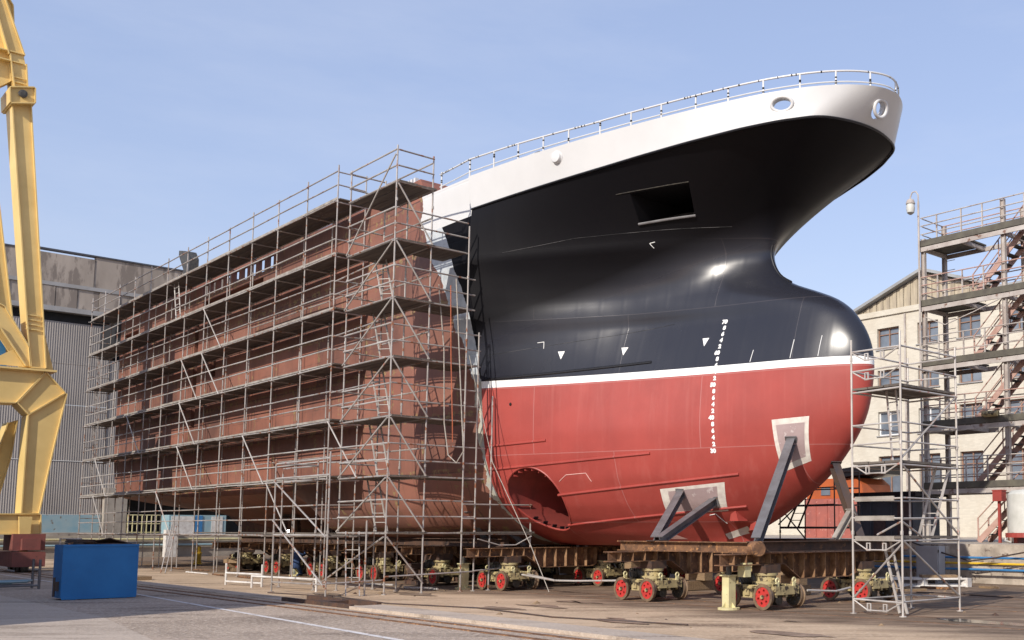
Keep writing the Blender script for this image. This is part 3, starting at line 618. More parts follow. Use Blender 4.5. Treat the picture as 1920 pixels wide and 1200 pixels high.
# anchor pocket lip, tunnel lugs, hull brackets
part(ship, 'pocket_lip', MB().path([(6.53 + i * .162, hull_b(6.53 + i * .162, 11.21 + i * .012) + .03, 11.22 + i * .012) for i in range(11)], .042, 8), 'grey_steel', None, True)  # grey on the black lip paints its bright glint
part(ship, 'pocket_plate', MB().add([(6.6, hull_b(6.6, 11.2), 11.25), (8.3, hull_b(8.3, 11.3), 11.36), (8.2, 1.2, 11.75), (7.0, 1.6, 11.75)], [(0, 1, 2, 3)]), 'oily')
part(ship, 'pocket_visor', MB().path(hullpath((6.3, 12.04), (8.55, 12.13), 10, .01), .012, 6), 'oily')
for i in range(13):
    t = (1.22 + i * .075) * math.pi if i < 7 else (.28 + .085 * (i - 7)) * math.pi
    ca_, sa_ = math.cos(t), math.sin(t); b = hull_b(2.45 + ca_, 2.9 + sa_) - .13
    part(ship, 'tunnel_lug', MB().bar((2.45 + .99 * ca_, b, 2.9 + .99 * sa_), (2.45 + .89 * ca_, b, 2.9 + .89 * sa_), .035, .16, (0, 1, 0)), 'black_paint' if i < 7 else 'hull')
ring_ = [(2.45 + 1.0 * math.cos(t), hull_b(2.45 + math.cos(t), 2.9 + math.sin(t)) - .01, 2.9 + 1.0 * math.sin(t)) for t in np.linspace(0, 2 * math.pi, 49)[:-1]]
part(ship, 'tunnel_rim', MB().path(ring_, .03, 6, True), 'hull', None, True)
def bracket(a, z):
    b = hull_b(a, z); part(ship, 'lifting_bracket', MB().prism([(a - .18, z - .18), (a + .18, z - .18), (a + .05, z + .18), (a - .1, z + .18)], 'b', b - .3, b + .1), 'hull')
bracket(8.75, 2.35); bracket(9.0, 2.08)
patch(ship, 'warning_mark', [(6.05, 1.95), (6.1, 1.95), (6.75, 1.62), (6.1, 1.62)], 'markp', .012, 3, 3)
part(ship, 'hole_plug', MB().lathe([(.05, 0), (.05, .02)], on_hull(1.99, 5.93, 0), (0, 1, 0), 10), 'black')
for a, z0, z1 in ((11.15, 6.75, 7.3), (11.95, 6.75, 7.35), (9.9, 6.75, 7.1)):
    part(ship, 'sight_strip', MB().path(hullpath((a, z0), (a + .05, z1), 5, .004), .012, 5), 'mark')
part(ship, 'stem_bar', MB().path([(float(spl(z, AZ[:, 0], AZ[:, 1])) - .02, 0, z) for z in np.linspace(9.3, 10.6, 14)], .06, 8), 'black_paint', None, True)

# ---------------------------------------------------------------- scaffolds
TR = .026
def guard(T, pts, name='guardrail', r=TR, m='galv'):
    mb = MB()
    for p, q in zip(pts, pts[1:]):
        mb.tube(Vector(p) + Vector((0, 0, jit(.015))), Vector(q) + Vector((0, 0, jit(.015))), r, 6)
    return part(T, name, mb, m, None, True)
def post(T, a, b, z0, z1, m='galv', r=TR, lean=.02):
    mb = MB(); mb.tube((a, b, z0 + .01), (a + jit(lean), b + jit(lean), z1), r, 7); mb.tube((a, b, z0), (a, b, z0 + .02), .08, 8)
    z = z0 + 1.8
    while z < z1 - .5: mb.tube((a, b, z), (a, b, z + .09), r * 1.45, 7); z += 2.02
    return part(T, 'standard', mb, m, None, True)
def deck(T, a0, a1, b0, b1, z, along='a', n=3, m='plank', bay=2.69, name='platform'):
    mb = MB(); k = max(1, round(abs((a1 - a0 if along == 'a' else b1 - b0)) / bay))
    for i in range(k):
        for j in range(n):
            if along == 'a':
                x0 = a0 + (a1 - a0) * i / k; x1 = a0 + (a1 - a0) * (i + 1) / k; y0 = b0 + (b1 - b0) * j / n; y1 = b0 + (b1 - b0) * (j + 1) / n
                mb.b2((x0 + .01, y0 + .012, z + jit(.008)), (x1 - .01, y1 - .012, z + .05 + jit(.008)))
            else:
                y0 = b0 + (b1 - b0) * i / k; y1 = b0 + (b1 - b0) * (i + 1) / k; x0 = a0 + (a1 - a0) * j / n; x1 = a0 + (a1 - a0) * (j + 1) / n
                mb.b2((x0 + .012, y0 + .01, z + jit(.008)), (x1 - .012, y1 - .01, z + .05 + jit(.008)))
    o = part(T, name, mb, m)
    return o
BAY = 2.69; A0 = -6.32; NB = 12; LV = [1.75, 3.8, 5.85, 7.9, 9.95, 12.0, 14.05]; BO, BI = 6.6, 5.55
fac = thing('facade_scaffold', 'long tube and board scaffold standing along the brown primed side of the ship', 'scaffold', (A0 - 16, 6, 0), 'scaffolds round the ship')
PA = [A0 - BAY * i for i in range(NB + 1)]
for i, a in enumerate(PA):
    post(fac, a, BO, 0, 15.3 + jit(.12)); post(fac, a, BI, 0, 14.6 if i else 15.2)
for k, z in enumerate(LV):
    for dz, nm in ((-.06, 'ledger'), (.55, 'guardrail'), (1.05, 'guardrail')):
        guard(fac, [(a, BO + .04, z + dz) for a in PA], nm, m='galv_light' if k % 2 else 'galv')
    guard(fac, [(a, BI - .04, z - .06) for a in PA], 'ledger')
    if k in (1, 4): guard(fac, [(a, BI - .04, z + .9) for a in PA[:random.choice((5, 9))]], 'guardrail')
    for a in PA: part(fac, 'transom', MB().tube((a, BI - .15, z - .1), (a, BO + .15, z - .1), TR, 6), 'galv', None, True)
    for (dz) in (.55, 1.05): guard(fac, [(A0, BO, z + dz), (A0, BI, z + dz)], 'end_rail'); 
    guard(fac, [(PA[-1], BO, z + .8), (PA[-1], BI, z + .8)], 'end_rail')
    if k:
        o = deck(fac, PA[-1] - .1, A0 + .1, BI - .12, BO - .02, z)
        eb = MB()
        for i in range(NB): eb.b2((PA[i + 1] + .02, BO - .015, z + jit(.01)), (PA[i] - .02, BO + .015, z + .075 + jit(.02)))
        part(o, 'toe_board', eb, 'plank_edge')
    else:
        o = deck(fac, -20, A0 + .1, BO - .55, BO - .02, z, n=2)
for (i, k) in ((5, 4), (5, 3), (6, 3), (6, 2), (6, 1), (7, 0), (2, 0), (9, 2), (11, 1), (11, 0), (0, 1), (3, 1)):
    part(fac, 'brace', MB().tube((PA[i] if i else A0, BO + .06, LV[k] + 2.0), (PA[i] - BAY * (-1 if k % 3 == 9 else -.9), BO + .06, LV[k] - .1), TR, 6), 'galv_light', None, True)
# corner tower
tw = thing('corner_scaffold_tower', 'tall scaffold tower with crossed braces at the joint between brown and painted plating', 'scaffold', (0, 7.6, 0), 'scaffolds round the ship')
TL = [1.8, 3.5, 5.3, 7.1, 8.9, 10.7, 12.5]; ca, la, cb, ib = 1.4, -1.75, 8.2, 7.0
for a, b, z1 in ((ca, cb, 13.65), (la, cb, 13.6), (ca, ib, 13.6), (la, ib, 13.55), (-.2, ib, 12.9)): post(tw, a, b, 0, z1, 'galv')
for b, zt in ((5.75, 11.6), (5.3, 8.2), (4.75, 6.2), (3.2, 2.75)): post(tw, ca + .1, b, 0 if b < 5.6 else 0, zt, 'galv')
for k, z in enumerate(TL):
    bin_ = [5.25, 4.95, 5.2, 5.2, 5.45, 5.75, 7.0][k]
    for dz in (.0, .5, 1.0):
        guard(tw, [(ca, cb + .04, z + dz), (la, cb + .04, z + dz)], 'guardrail' if dz else 'ledger', m='galv_light' if dz else 'galv')
        guard(tw, [(ca + .04, cb, z + dz), (ca + .04, bin_ if k < 6 else ib, z + dz)], 'guardrail' if dz else 'ledger')
        if dz: guard(tw, [(la - .04, cb, z + dz), (la - .04, ib, z + dz)], 'guardrail')
    guard(tw, [(ca, ib, z), (la, ib, z)], 'ledger')
    if k: guard(tw, [(ca, ib, z + .9), (la, ib, z + .9)], 'guardrail')
    deck(tw, la - .05, ca + .08, ib - .1, cb - .02, z, 'a', 4, bay=3.2)
    if k < 6 and k > 0: deck(tw, ca - 1.4, ca + .05, bin_ + .05, ib - .1, z, 'b', 4, bay=1.4)
    if k:
        z0 = TL[k - 1]
        part(tw, 'brace', MB().tube((ca, cb + .07, z - .05 + .9 * (k == 6)), (la, cb + .07, z0 + .05), TR, 6), 'galv_light', None, True)
        part(tw, 'brace', MB().tube((ca + .07, cb, z - .05), (ca + .07, ib, z0 + .05), TR, 6), 'galv_light', None, True)
part(tw, 'brace', MB().tube((ca, cb + .07, 1.7), (la - 1, cb + .3, .05), TR, 6), 'galv', None, True)
part(tw, 'brace', MB().tube((ca + .07, cb, 1.7), (ca + .07, ib, .3), TR, 6), 'galv', None, True)
guard(tw, [(ca + .04, cb, .55), (ca + .14, 5.3, .62), (ca + .14, 3.2, .75)], 'ledger'); guard(tw, [(ca + .14, 5.75, 1.78), (ca + .14, 3.2, 1.78)], 'ledger'); guard(tw, [(ca + .14, 5.75, 2.7), (ca + .14, 3.2, 2.72)], 'guardrail')
guard(tw, [(ca + .14, 5.75, 2.25), (ca + .14, 3.2, 2.27)], 'guardrail')
deck(tw, ca - .5, ca + .2, 3.1, 5.8, 1.8, 'b', 2, bay=1.3)
part(tw, 'lattice_girder', MB().tube((ca + .15, 5.2, 1.62), (ca + .15, 4.4, 1.42), .02).tube((ca + .15, 4.4, 1.42), (ca + .15, 3.8, 1.42), .02).tube((ca + .15, 3.8, 1.42), (ca + .15, 3.2, 1.7), .02), 'galv_light')
# link between facade and tower
lk = MB()
for z in LV[1:-2]:
    for dz in (.5, 1.0): lk.tube((A0, BO, z + dz), (la, ib + .05, z + dz - .1), TR, 6)
part(tw, 'tie_rail', lk, 'galv', None, True)
# low front tower
lo = thing('low_scaffold_tower', 'low scaffold tower of one lift standing in front of the tall corner tower', 'scaffold', (-.6, 9.2, 0), 'scaffolds round the ship')
for a, b, z1 in ((1.3, 9.9, 4.15), (-2.5, 9.9, 4.1), (-2.5, 8.6, 4.2), (1.3, 8.75, 2.2), (-5.2, 8.6, 3.9)): post(lo, a, b, 0, z1)
for z in (1.75, 3.5, 3.95):
    guard(lo, [(1.3, 9.9, z), (-2.5, 9.9, z)], 'guardrail', m='galv_light'); guard(lo, [(-2.5, 9.9, z), (-2.5, 8.6, z)], 'guardrail'); guard(lo, [(-2.5, 8.6, z), (-5.2, 8.6, z)], 'guardrail')
deck(lo, -5.2, 1.3, 8.65, 9.2, 1.72, 'a', 2, bay=3.2)
guard(lo, [(1.3, 9.9, .35), (-2.5, 9.9, .3)], 'ledger'); guard(lo, [(1.3, 9.9, .4), (1.35, 8.2, .45)], 'ledger')
part(lo, 'brace', MB().tube((-2.5, 9.95, 3.4), (1.3, 9.95, 1.7), TR, 6), 'galv', None, True); part(lo, 'brace', MB().tube((-2.5, 9.95, 2.2), (1.3, 9.95, .3), TR, 6), 'galv', None, True)
# bow tower
bt = thing('bow_scaffold_tower', 'pale frame scaffold tower standing alone in front of the bulbous bow', 'scaffold', (16.2, 2.8, 0), 'scaffolds round the ship')
ba, bb_, fa, fb = 15.5, 1.62, 16.88, 3.9
BP = [(ba, fb), (fa, fb), (fa, bb_), (ba, bb_)]
for (a, b), z1 in zip(BP, (6.35, 6.4, 6.3, 6.2)): post(bt, a, b, 0, z1, 'galv_light', .026)
def ringrail(T, z, nm='guardrail'):
    for p, q in zip(BP, BP[1:] + BP[:1]): guard(T, [(p[0], p[1], z), (q[0], q[1], z)], nm, .022, 'galv_light')
for z in (6.05, 5.6, 4.32, 3.88, 2.62, 2.18, .32): ringrail(bt, z)
for z in (5.15, 3.42, 1.72):
    ringrail(bt, z - .05, 'ledger'); deck(bt, ba, fa, bb_, fb, z, 'b', 3, bay=2.3)
for z in (2.62, 2.18, 1.72):
    part(bt, 'toe_board', MB().b2((ba + .08, fb - .02, z - .06), (fa - .2, fb + .02, z + .05)), 'plank_edge'); 
for z in (6.05, 5.6, 3.42, 1.68, .32):
    g = MB(); z2 = z - .22
    for p, q in (((ba, fb, z), (ba + .4, fb, z2)), ((ba + .4, fb, z2), (ba + .95, fb, z2)), ((ba + .95, fb, z2), (fa, fb, z))): g.tube(p, q, .017, 6)
    for a in (ba + .45, ba + .9):
        for (u0, u1, w0, w1) in ((-.06, .06, -.02, 0), (-.06, .06, .14, .16), (-.06, -.03, 0, .14), (.03, .06, 0, .14)): g.b2((a + u0, fb - .012, z2 + w0), (a + u1, fb + .012, z2 + w1))
    part(bt, 'frame_truss', g, 'galv_light')
for (p, q) in (((fa, fb, 3.4), (fa, bb_, 1.8)), ((fa, fb, 1.7), (fa, bb_, .35)), ((fa, bb_, 5.1), (fa, fb, 3.5)), ((ba, fb, .35), (fa, fb, 1.6)), ((fa, fb, 2.1), (ba + .7, fb, 1.8)), ((fa, fb, 2.1), (fa, fb - .8, 1.75))):
    part(bt, 'brace', MB().tube(p, q, .024, 6), 'galv', None, True)
# dark small scaffold behind the bow
ds = thing('dark_scaffold', 'small dark scaffold seen under the bow in front of the orange cabin', 'scaffold', (6, -6.2, 0), 'scaffolds round the ship')
for a in (4.6, 7.2):
    for b in (-5.6, -7.0): post(ds, a, b, 0, 4.3, 'dark_tube')
for z in (2.0, 2.8, 3.4, 4.0):
    guard(ds, [(4.6, -5.6, z), (7.2, -5.6, z), (7.2, -7.0, z), (4.6, -7.0, z), (4.6, -5.6, z)], 'guardrail', m='dark_tube')
deck(ds, 4.6, 7.2, -7, -5.6, 1.95, 'a', 3)
part(ds, 'brace', MB().tube((4.6, -5.5, 2.8), (7.2, -5.5, .4), TR, 6), 'dark_tube'); part(ds, 'brace', MB().tube((7.2, -5.5, 4), (4.6, -5.5, 2.1), TR, 6), 'dark_tube')

def ladder(base, p, q, w, side, label, m='galv_light', rung=.28, group='ladders on the scaffolds'):
    """p foot, q head, w width along the unit vector side"""
    T = thing('ladder', label, 'ladder', base, group); p, q, s = Vector(p), Vector(q), Vector(side)
    for e in (-.5, .5): part(T, 'stile', MB().bar(p + s * (w * e), q + s * (w * e), .03, .06), m)
    n = int((q - p).length / rung)
    for i in range(1, n): c = p + (q - p) * (i / n); part(T, 'rung', MB().tube(c - s * (w / 2), c + s * (w / 2), .014, 5), m)
    return T
for i, (k, a) in enumerate(((5, 0), (4, 0), (3, 0), (2, 0), (1, 0))):
    z0, z1 = TL[k - 1] + .05, TL[k] + .1
    txt = ['second from the top', 'third from the top', 'in the middle', 'second from the bottom', 'lowest'][i]
    ladder((-1.0, 7.4, z0), (-.45, 7.4, z0), (-1.3, 7.35, z1), .42, (.8, -.5, 0), 'pale ladder inside the tall corner tower, %s of its five ladders' % txt)
ladder((.9, 8.6, 0), (1.3, 9.1, 0), (.4, 8.75, 1.85), .42, (.8, -.6, 0), 'steep ladder leaning on the lowest platform of the corner tower', 'galv')
ladder((-24.6, 6.1, 12.05), (-24.3, 6.3, 12.05), (-25.0, 6.3, 14.4), .62, (1, 0, 0), 'pale ladder near the top of the long scaffold, below the exhaust funnel', 'white_dirty')
ladder((-21, 8, 0), (-20.3, 7.6, 0), (-21.6, 6.85, 2.1), .6, (1, 0, 0), 'ladder leaning on the foot of the long scaffold beyond the blue skip', 'galv')
ladder((16.2, 3, 0), (16.5, 3.35, .02), (16.05, 3.35, 1.7), .42, (.75, .35, 0), 'pale ladder in the lowest lift of the bow tower')
ladder((16.2, 2.3, 1.75), (16.4, 2.3, 1.75), (16.65, 1.9, 3.4), .4, (.8, -.2, 0), 'pale ladder in the second lift of the bow tower')
ladder((16.2, 2.9, 3.45), (16.5, 3.5, 3.45), (16.2, 3.3, 5.15), .4, (.8, .2, 0), 'pale ladder below the top platform of the bow tower')
ladder((6.2, -5.4, .5), (5.5, -5.3, 2.0), (6.6, -5.3, 4.0), .5, (1, 0, 0), 'dark ladder on the small scaffold under the bow', 'dark_tube')
for i in range(4):
    ladder((-38.5, 6, LV[i + 1]), (PA[-1] + 1.0, 6.3, LV[i + 1] + .05), (PA[-1] + .55, 6.3, LV[i + 2]), .4, (.7, .4, 0), 'narrow ladder at the far end of the long scaffold, ' + ['lowest of four', 'second of four from below', 'third of four from below', 'topmost of four'][i], 'galv')

# ropes by the joint
mb = MB()
rope = mono('hanging_hose', MB().path([(ca - .2, 6.6, 9.6), (ca + .05, 6.5, 7.5), (ca + .1, 6.45, 5.2), (ca + .3, 6.4, 4.2), (ca + .62, 6.3, 3.95), (ca + .85, 6.2, 4.3), (ca + .7, 6.2, 5.4), (ca + .62, 6.3, 7.4), (ca + .5, 6.4, 9.7)], .02, 6), 'rope', 'pale hose hanging in a loop from the corner tower platforms', 'hose')
mono('orange_cable', MB().path([(ca + .35, 6.5, 9.5), (ca + .4, 6.45, 7.2), (ca + .5, 6.4, 5.2), (ca + .45, 6.35, 4.6)], .018, 6), 'orange_rope', 'orange cable hanging beside the pale hose at the corner tower', 'cable')
mono('guy_rope', MB().path([(ca + .2, 5.7, 7.4), (2.3, 5.2, 4.0), (4.2, 5.0, 1.4), (5.0, 4.9, .1)], .012, 5), 'rope', 'thin rope slanting from the corner tower down past the round tunnel', 'rope')

# ---------------------------------------------------------------- slipway bogies, cradles, props
def wheel_mesh():
    mb = MB().lathe([(.05, -.075), (.09, -.075), (.10, -.055), (.215, -.045), (.235, -.06), (.24, -.06), (.24, .05), (.05, .05)], (0, 0, 0), (0, 1, 0), 28)
    vs = [(x, -y, z) for x, y, z in mb.v]; me = to_mesh(vs, mb.f); cs = []
    for i in range(6):
        t = i * math.pi / 3 + .3; c = MB().lathe([(.034, -.3), (.034, .3)], (.155 * math.cos(t), 0, .155 * math.sin(t)), (0, 1, 0), 10); cs.append((c.v, c.f))
    return boolean(me, cs)
WM = wheel_mesh(); WM2 = WM.copy(); WM2.materials.clear(); WM2.materials.append(MT['oily']); WM.materials.append(MT['wheel_red']); WM.polygons.foreach_set('use_smooth', [True] * len(WM.polygons)); WM.set_sharp_from_angle(angle=R(30))
tyre_mb = MB().lathe([(.238, -.05), (.275, -.05), (.278, .03), (.31, .04), (.31, .065), (.238, .065), (.238, -.05)], (0, 0, 0), (0, 1, 0), 30, False)
GH = .55; WB = .54; ZW = .315
def make_bogie(label):
    T = thing('slipway_bogie', label, 'bogie', (0, 0, 0), 'rail bogies under the ship')
    fr = MB()
    for s in (-1, 1):
        fr.b2((-.62, s * .40 - .05, .34), (.62, s * .40 + .05, .56)); fr.b2((-.66, s * .40 - .09, .56), (.66, s * .40 + .09, .585))
    for x in (-.54, 0, .54): fr.b2((x - .08, -.35, .38), (x + .08, .35, .54))
    fr.b2((.62, -.42, .36), (.80, .42, .56)); fr.b2((-.80, -.42, .36), (-.62, .42, .56))
    for x in (.66, .76, -.66, -.76): 
        for y in (-.36, 0, .36): fr.b2((x - .012, y - .03, .30), (x + .012, y + .03, .62))
    part(T, 'frame', fr, 'cream_dirty')
    for x in (-WB, WB):
        part(T, 'axle', MB().tube((x, -GH, ZW), (x, GH, ZW), .045, 10), 'oily', None, True)
        for s in (1, -1):
            w = bpy.data.objects.new('wheel', WM if s > 0 else WM2); C.objects.link(w); w.parent = T; w.location = (x, -s * (GH + .0), ZW)
            if s < 0: w.rotation_euler = (0, 0, math.pi)
            ty = link('tyre', [(p[0], -p[1], p[2]) for p in tyre_mb.v], tyre_mb.f, 'tyre', w, True)
            ty.location = (0, 0, 0)
            hb = MB().lathe([(.0, -.10), (.045, -.10), (.055, -.07)], (0, 0, 0), (0, 1, 0), 12)
            link('hub_cap', [(p[0], p[1] * 1.0, p[2]) for p in hb.v], hb.f, 'cream_dirty', w, True)
    part(T, 'turntable', MB().lathe([(.34, .585), (.34, .66), (.26, .67), (.26, .80), (.30, .80), (.30, .86)], (.08, 0, 0), (0, 0, 1), 20), 'cream_dirty', None, True)
    pk = MB().b2((-.14, -.28, .86), (.32, .26, 1.06)); part(T, 'packing_block', pk, 'rust_dark')
    mt = MB().lathe([(.06, -.30), (.15, -.28), (.17, -.2), (.17, .2), (.15, .26), (.08, .30)], (-.33, .12, .72), (1, .1, 0), 14)
    for i in range(6): mt.b2((-.55 + i * .08, .0, .62), (-.53 + i * .08, .31, .86))
    part(T, 'motor', mt, 'oily', None, True, 30)
    hs = MB().path([(-.4, .3, .6), (-.3, .46, .5), (-.1, .47, .42), (.1, .46, .5), (.15, .4, .62)], .022, 6).path([(-.5, .2, .85), (-.42, .42, .75), (-.2, .5, .5), (0, .47, .3)], .018, 6)
    part(T, 'hose', hs, 'oily', None, True)
    gb = MB().b2((-.2, .3, .28), (.12, .52, .56)); gb.b2((-.12, .52, .34), (.04, .56, .5)); part(T, 'gearbox', gb, 'cream_dirty')
    rs = random.Random(3)
    for i in range(7):
        c = (rs.uniform(-.5, .5), rs.uniform(-.2, .46), rs.uniform(.30, .72)); hyd = MB().box(c, (rs.uniform(.08, .24), rs.uniform(.06, .16), rs.uniform(.06, .2)), rs.uniform(0, 1))
        hyd.tube(c, (c[0] + rs.uniform(-.2, .2), c[1] + rs.uniform(-.1, .15), c[2] + rs.uniform(-.1, .12)), rs.uniform(.025, .05), 8)
        part(T, 'valve_block', hyd, 'oily' if i % 3 else 'cream_dirty')
    br = MB().lathe([(.10, -.28), (.13, -.27), (.13, .27), (.10, .28)], (.3, .05, .22), (1, 0, 0), 12); part(T, 'brake_drum', br, 'oily', None, True)
    for x, y in ((.74, .3), (-.74, .3), (.74, -.3)):
        eye = MB().b2((x - .02, y - .05, .56), (x + .02, y + .05, .66)); eye.path([(x, y + .055 * math.cos(t), .70 + .055 * math.sin(t)) for t in np.linspace(0, 2 * math.pi, 12)[:-1]], .022, 6, True)
        part(T, 'tow_eye', eye, 'yellow_pale', None, True)
    return T
CR = [12.85, 8.62, 1.6, -2.6, -6.9, -11.3, -15.8, -20.3]
ORD = ['nearest the camera', 'second', 'third', 'fourth', 'fifth', 'sixth', 'seventh', 'last, farthest aft']
bogie = None
for i, a in enumerate(CR):
    for row, b in (('outer row', 4.1), ('middle row under the keel', .3), ('row on the far side', -3.6)):
        if row.startswith('row') and i in (0, 1, 4, 5, 6, 7): continue
        lb = {0: 'cream bogie with red spoked wheels just right of the cream post', 1: 'cream bogie with red spoked wheels under the left end of the bow beam'}.get(i) if b == 4.1 else ('bogie with red wheels behind the foot of the pale bow tower' if (i == 0 and b == .3) else None)
        lb = lb or ('red wheeled bogie, %s from the bow in the %s' % (ORD[i] if i else 'first', row))
        if bogie is None: bogie = make_bogie(lb); bogie.matrix_world = SF @ Matrix.Translation((a, -b, 0))
        else: dup(bogie, (a, b, 0), lb)
def make_cradle(a, label):
    T = thing('cradle_beam', label, 'beam', (a, 2, 0), 'cradle beams under the ship')
    zt = 1.335; bot = [(5.6, 1.07), (3.54, 1.07), (2.93, .69), (.87, .69), (-.07, 1.07), (-1.7, 1.07)]
    w = MB(); poly = [(5.6, zt - .02), (-1.7, zt - .02)] + [(b, z + .02) for b, z in reversed(bot)]; w.prism(poly, 'a', a - .012, a + .012); part(T, 'web', w, 'rust')
    part(T, 'top_flange', MB().b2((a - .2, -1.7, zt - .022), (a + .2, 5.6, zt)), 'rust')
    lf = MB()
    for p, q in zip(bot, bot[1:]): lf.bar((a, p[0], p[1]), (a, q[0], q[1]), .40, .022)
    part(T, 'bottom_flange', lf, 'rust')
    b = 5.3
    while b > -1.6:
        zb = np.interp(b, [p[0] for p in bot[::-1]], [p[1] for p in bot[::-1]])
        part(T, 'stiffener', MB().b2((a - .19, b - .008, zb + .012), (a + .19, b + .008, zt - .024)), 'rust_lit'); b -= .42
    return T
cr = make_cradle(CR[0], 'rusty fish-bellied cradle beam nearest the camera, under the bulb')
for i, a in enumerate(CR[1:], 1): dup(cr, (a, 2, 0), {1: 'rusty cradle beam second from the bow, behind the left near bogie', 2: 'rusty cradle beam just below the joint of brown and red plating'}.get(i, 'dark rusty cradle beam under the brown hull, %s from the bow' % ORD[i]))
for i, a in enumerate(CR[2:4], 2): dup(cr, (a, -7.5 + 1.6, 0), 'rusty cradle beam on the far side under the ship, %s from the bow' % (ORD[i] if i else 'first'))
mono('stringer_beam', MB().ibeam((7.6, 4.35, 1.475), (12.95, 4.35, 1.475), .26, .27, .022), 'rust', 'long rusty I beam lying along the cradle ends on the near side', 'beam', group='beams on the cradle')
mono('stringer_beam', MB().ibeam((13.12, 4.5, 1.50), (13.12, -1.4, 1.50), .26, .27, .022), 'rust_dark', 'dark I beam lying across under the stem, right of the near prop', 'beam', group='beams on the cradle')
mono('end_drum', MB().lathe([(.17, -.16), (.19, -.14), (.19, .14), (.17, .16)], (13.1, 4.62, 1.45), (1, .3, 0), 18), 'rust', 'short rusty drum at the corner of the two I beams', 'drum', smooth=True)
def prop(p, q, w, label, m='grey_steel'):
    T = thing('prop_strut', label, 'prop', p, 'props holding the hull'); d = (Vector(q) - Vector(p)).normalized()
    part(T, 'strut', MB().ibeam(p, q, w, w, .022, .018), m); part(T, 'foot_plate', MB().box((p[0], p[1], p[2] - .01), (w * 1.5, w * 1.5, .024)), 'rust_dark')
    part(T, 'head_plate', MB().bar(Vector(q) - d * .03, Vector(q) + d * .0, w * 1.4, w * 1.4), m)
prop((12.85, 4.35, 1.63), on_hull(11.1, 4.4, .0), .24, 'tall grey I-beam prop leaning to the upper primer patch on the red bow')
prop((9.05, 4.35, 1.63), on_hull(7.45, 3.0, 0), .22, 'short grey prop, left of the crossed pair at the lower primer patch')
prop((9.2, 4.3, 1.63), on_hull(8.35, 2.75, 0), .22, 'short grey prop leaning right, of the crossed pair at the lower primer patch')
prop((13.12, .6, 1.66), (11.8, .02, 3.75), .24, 'dark prop under the stem, right of the tall grey prop', 'dark_tube')
prop((13.1, 1.6, 1.66), (13.15, 1.0, 2.4), .16, 'short pale slanting strut behind the stem', 'plank_edge')
prop((-.9, 3.2, 1.36), (-.5, 4.3, 2.6), .2, 'grey prop under the joint, left of the round tunnel'); prop((.3, 2.6, 1.36), (.1, 3.6, 2.25), .16, 'thin grey prop leaning under the hull joint beside the round tunnel')
for a, b, lb in ((12.6, 5.05, 'cream square post with flanged foot in front of the right near bogie'), (.35, 4.95, 'cream square post with flanged foot, between the legs of the corner tower'), (-13.2, 4.7, 'cream post under the brown hull behind the long scaffold')):
    T = thing('support_post', lb, 'post', (a, b, 0), 'cream support posts')
    part(T, 'column', MB().b2((a - .115, b - .115, .05), (a + .115, b + .115, .80)), 'yellow_pale')
    ft = MB().lathe([(.27, 0), (.27, .05), (.25, .055)], (a, b, 0), (0, 0, 1), 16)
    for t in range(4): ft.add([(a + .11 * math.cos(t * math.pi / 2), b + .11 * math.sin(t * math.pi / 2), .05), (a + .24 * math.cos(t * math.pi / 2), b + .24 * math.sin(t * math.pi / 2), .05), (a + .115 * math.cos(t * math.pi / 2), b + .115 * math.sin(t * math.pi / 2), .18)], [(0, 1, 2)])
    part(T, 'base_flange', ft, 'yellow_pale'); part(T, 'cap_plate', MB().b2((a - .16, b - .16, .80), (a + .16, b + .16, .83)), 'yellow_pale')
    part(T, 'jack_screw', MB().tube((a, b, .83), (a, b, 1.05), .07, 10), 'oily')
mono('control_box', MB().b2((12.75, 4.70, .78), (13.0, 4.9, 1.05)).b2((12.72, 4.68, 1.05), (13.03, 4.92, 1.12)), 'yellow_pale', 'small cream control box on the bogie behind the cream post', 'box')
# keel blocks and loose timber under the hull
for i, a in enumerate((10.2, 6.2, 3.4, -.6, -4.8, -9, -13.4, -18)):
    mb = MB()
    for k in range(3): mb.box((a + jit(.05), .0 + jit(.05), .16 + k * .30), (.9 if k % 2 else .35, .35 if k % 2 else 1.2, .28))
    mono('keel_block', mb, 'timber', 'pile of timber keel blocks under the ship, %s from the bow' % (ORD[i] if i else 'first'), 'block', group='keel blocks')
TR_L = ['under the stern', 'second from the stern', 'third from the stern', 'amidships', 'fourth from the joint', 'third from the joint', 'second from the joint', 'nearest the joint']
for i, a in enumerate((-33, -28.5, -23.5, -18.5, -13.5, -8.8, -4.7, -.4)):
    for sd, b in (('near', 2.9), ('far', -3.0)):
        if i < 3: continue
        T = thing('hull_trestle', 'dark steel trestle under the brown hull on the %s side, %s' % (sd, TR_L[i]), 'trestle', (a, b, 0), 'trestles under the hull')
        zt = 2.0 if a > -12 else 2.7; f = MB()
        for x in (-.5, .5):
            for y in (-.45, .45): part(T, 'leg', MB().bar((a + x, b + y, 0), (a + x * .6, b + y * .6, zt - .25), .14, .14), 'rust_dark')
        f.ibeam((a - .8, b, zt - .12), (a + .8, b, zt - .12), .3, .24); part(T, 'head_beam', f, 'rust_dark')
        part(T, 'cross_brace', MB().bar((a - .5, b + .4, .3), (a + .35, b + .35, zt - .5), .07, .07).bar((a - .5, b - .4, .3), (a + .35, b - .35, zt - .5), .07, .07), 'rust_dark')
for i, (a0_, a1_, b) in enumerate(((-22, 1, 3.7), (-22, 3, -.6), (-22, 3, -3.4), (3.5, 12, -3.4))):
    mono('stringer_beam', MB().ibeam((a0_, b, 1.475), (a1_, b, 1.475), .3, .27, .022), 'rust_dark', ['long dark I beam under the brown hull on the near side', 'long dark I beam under the keel', 'long dark I beam under the brown hull on the far side', 'dark I beam under the red bow on the far side'][i], 'beam', group='beams on the cradle')
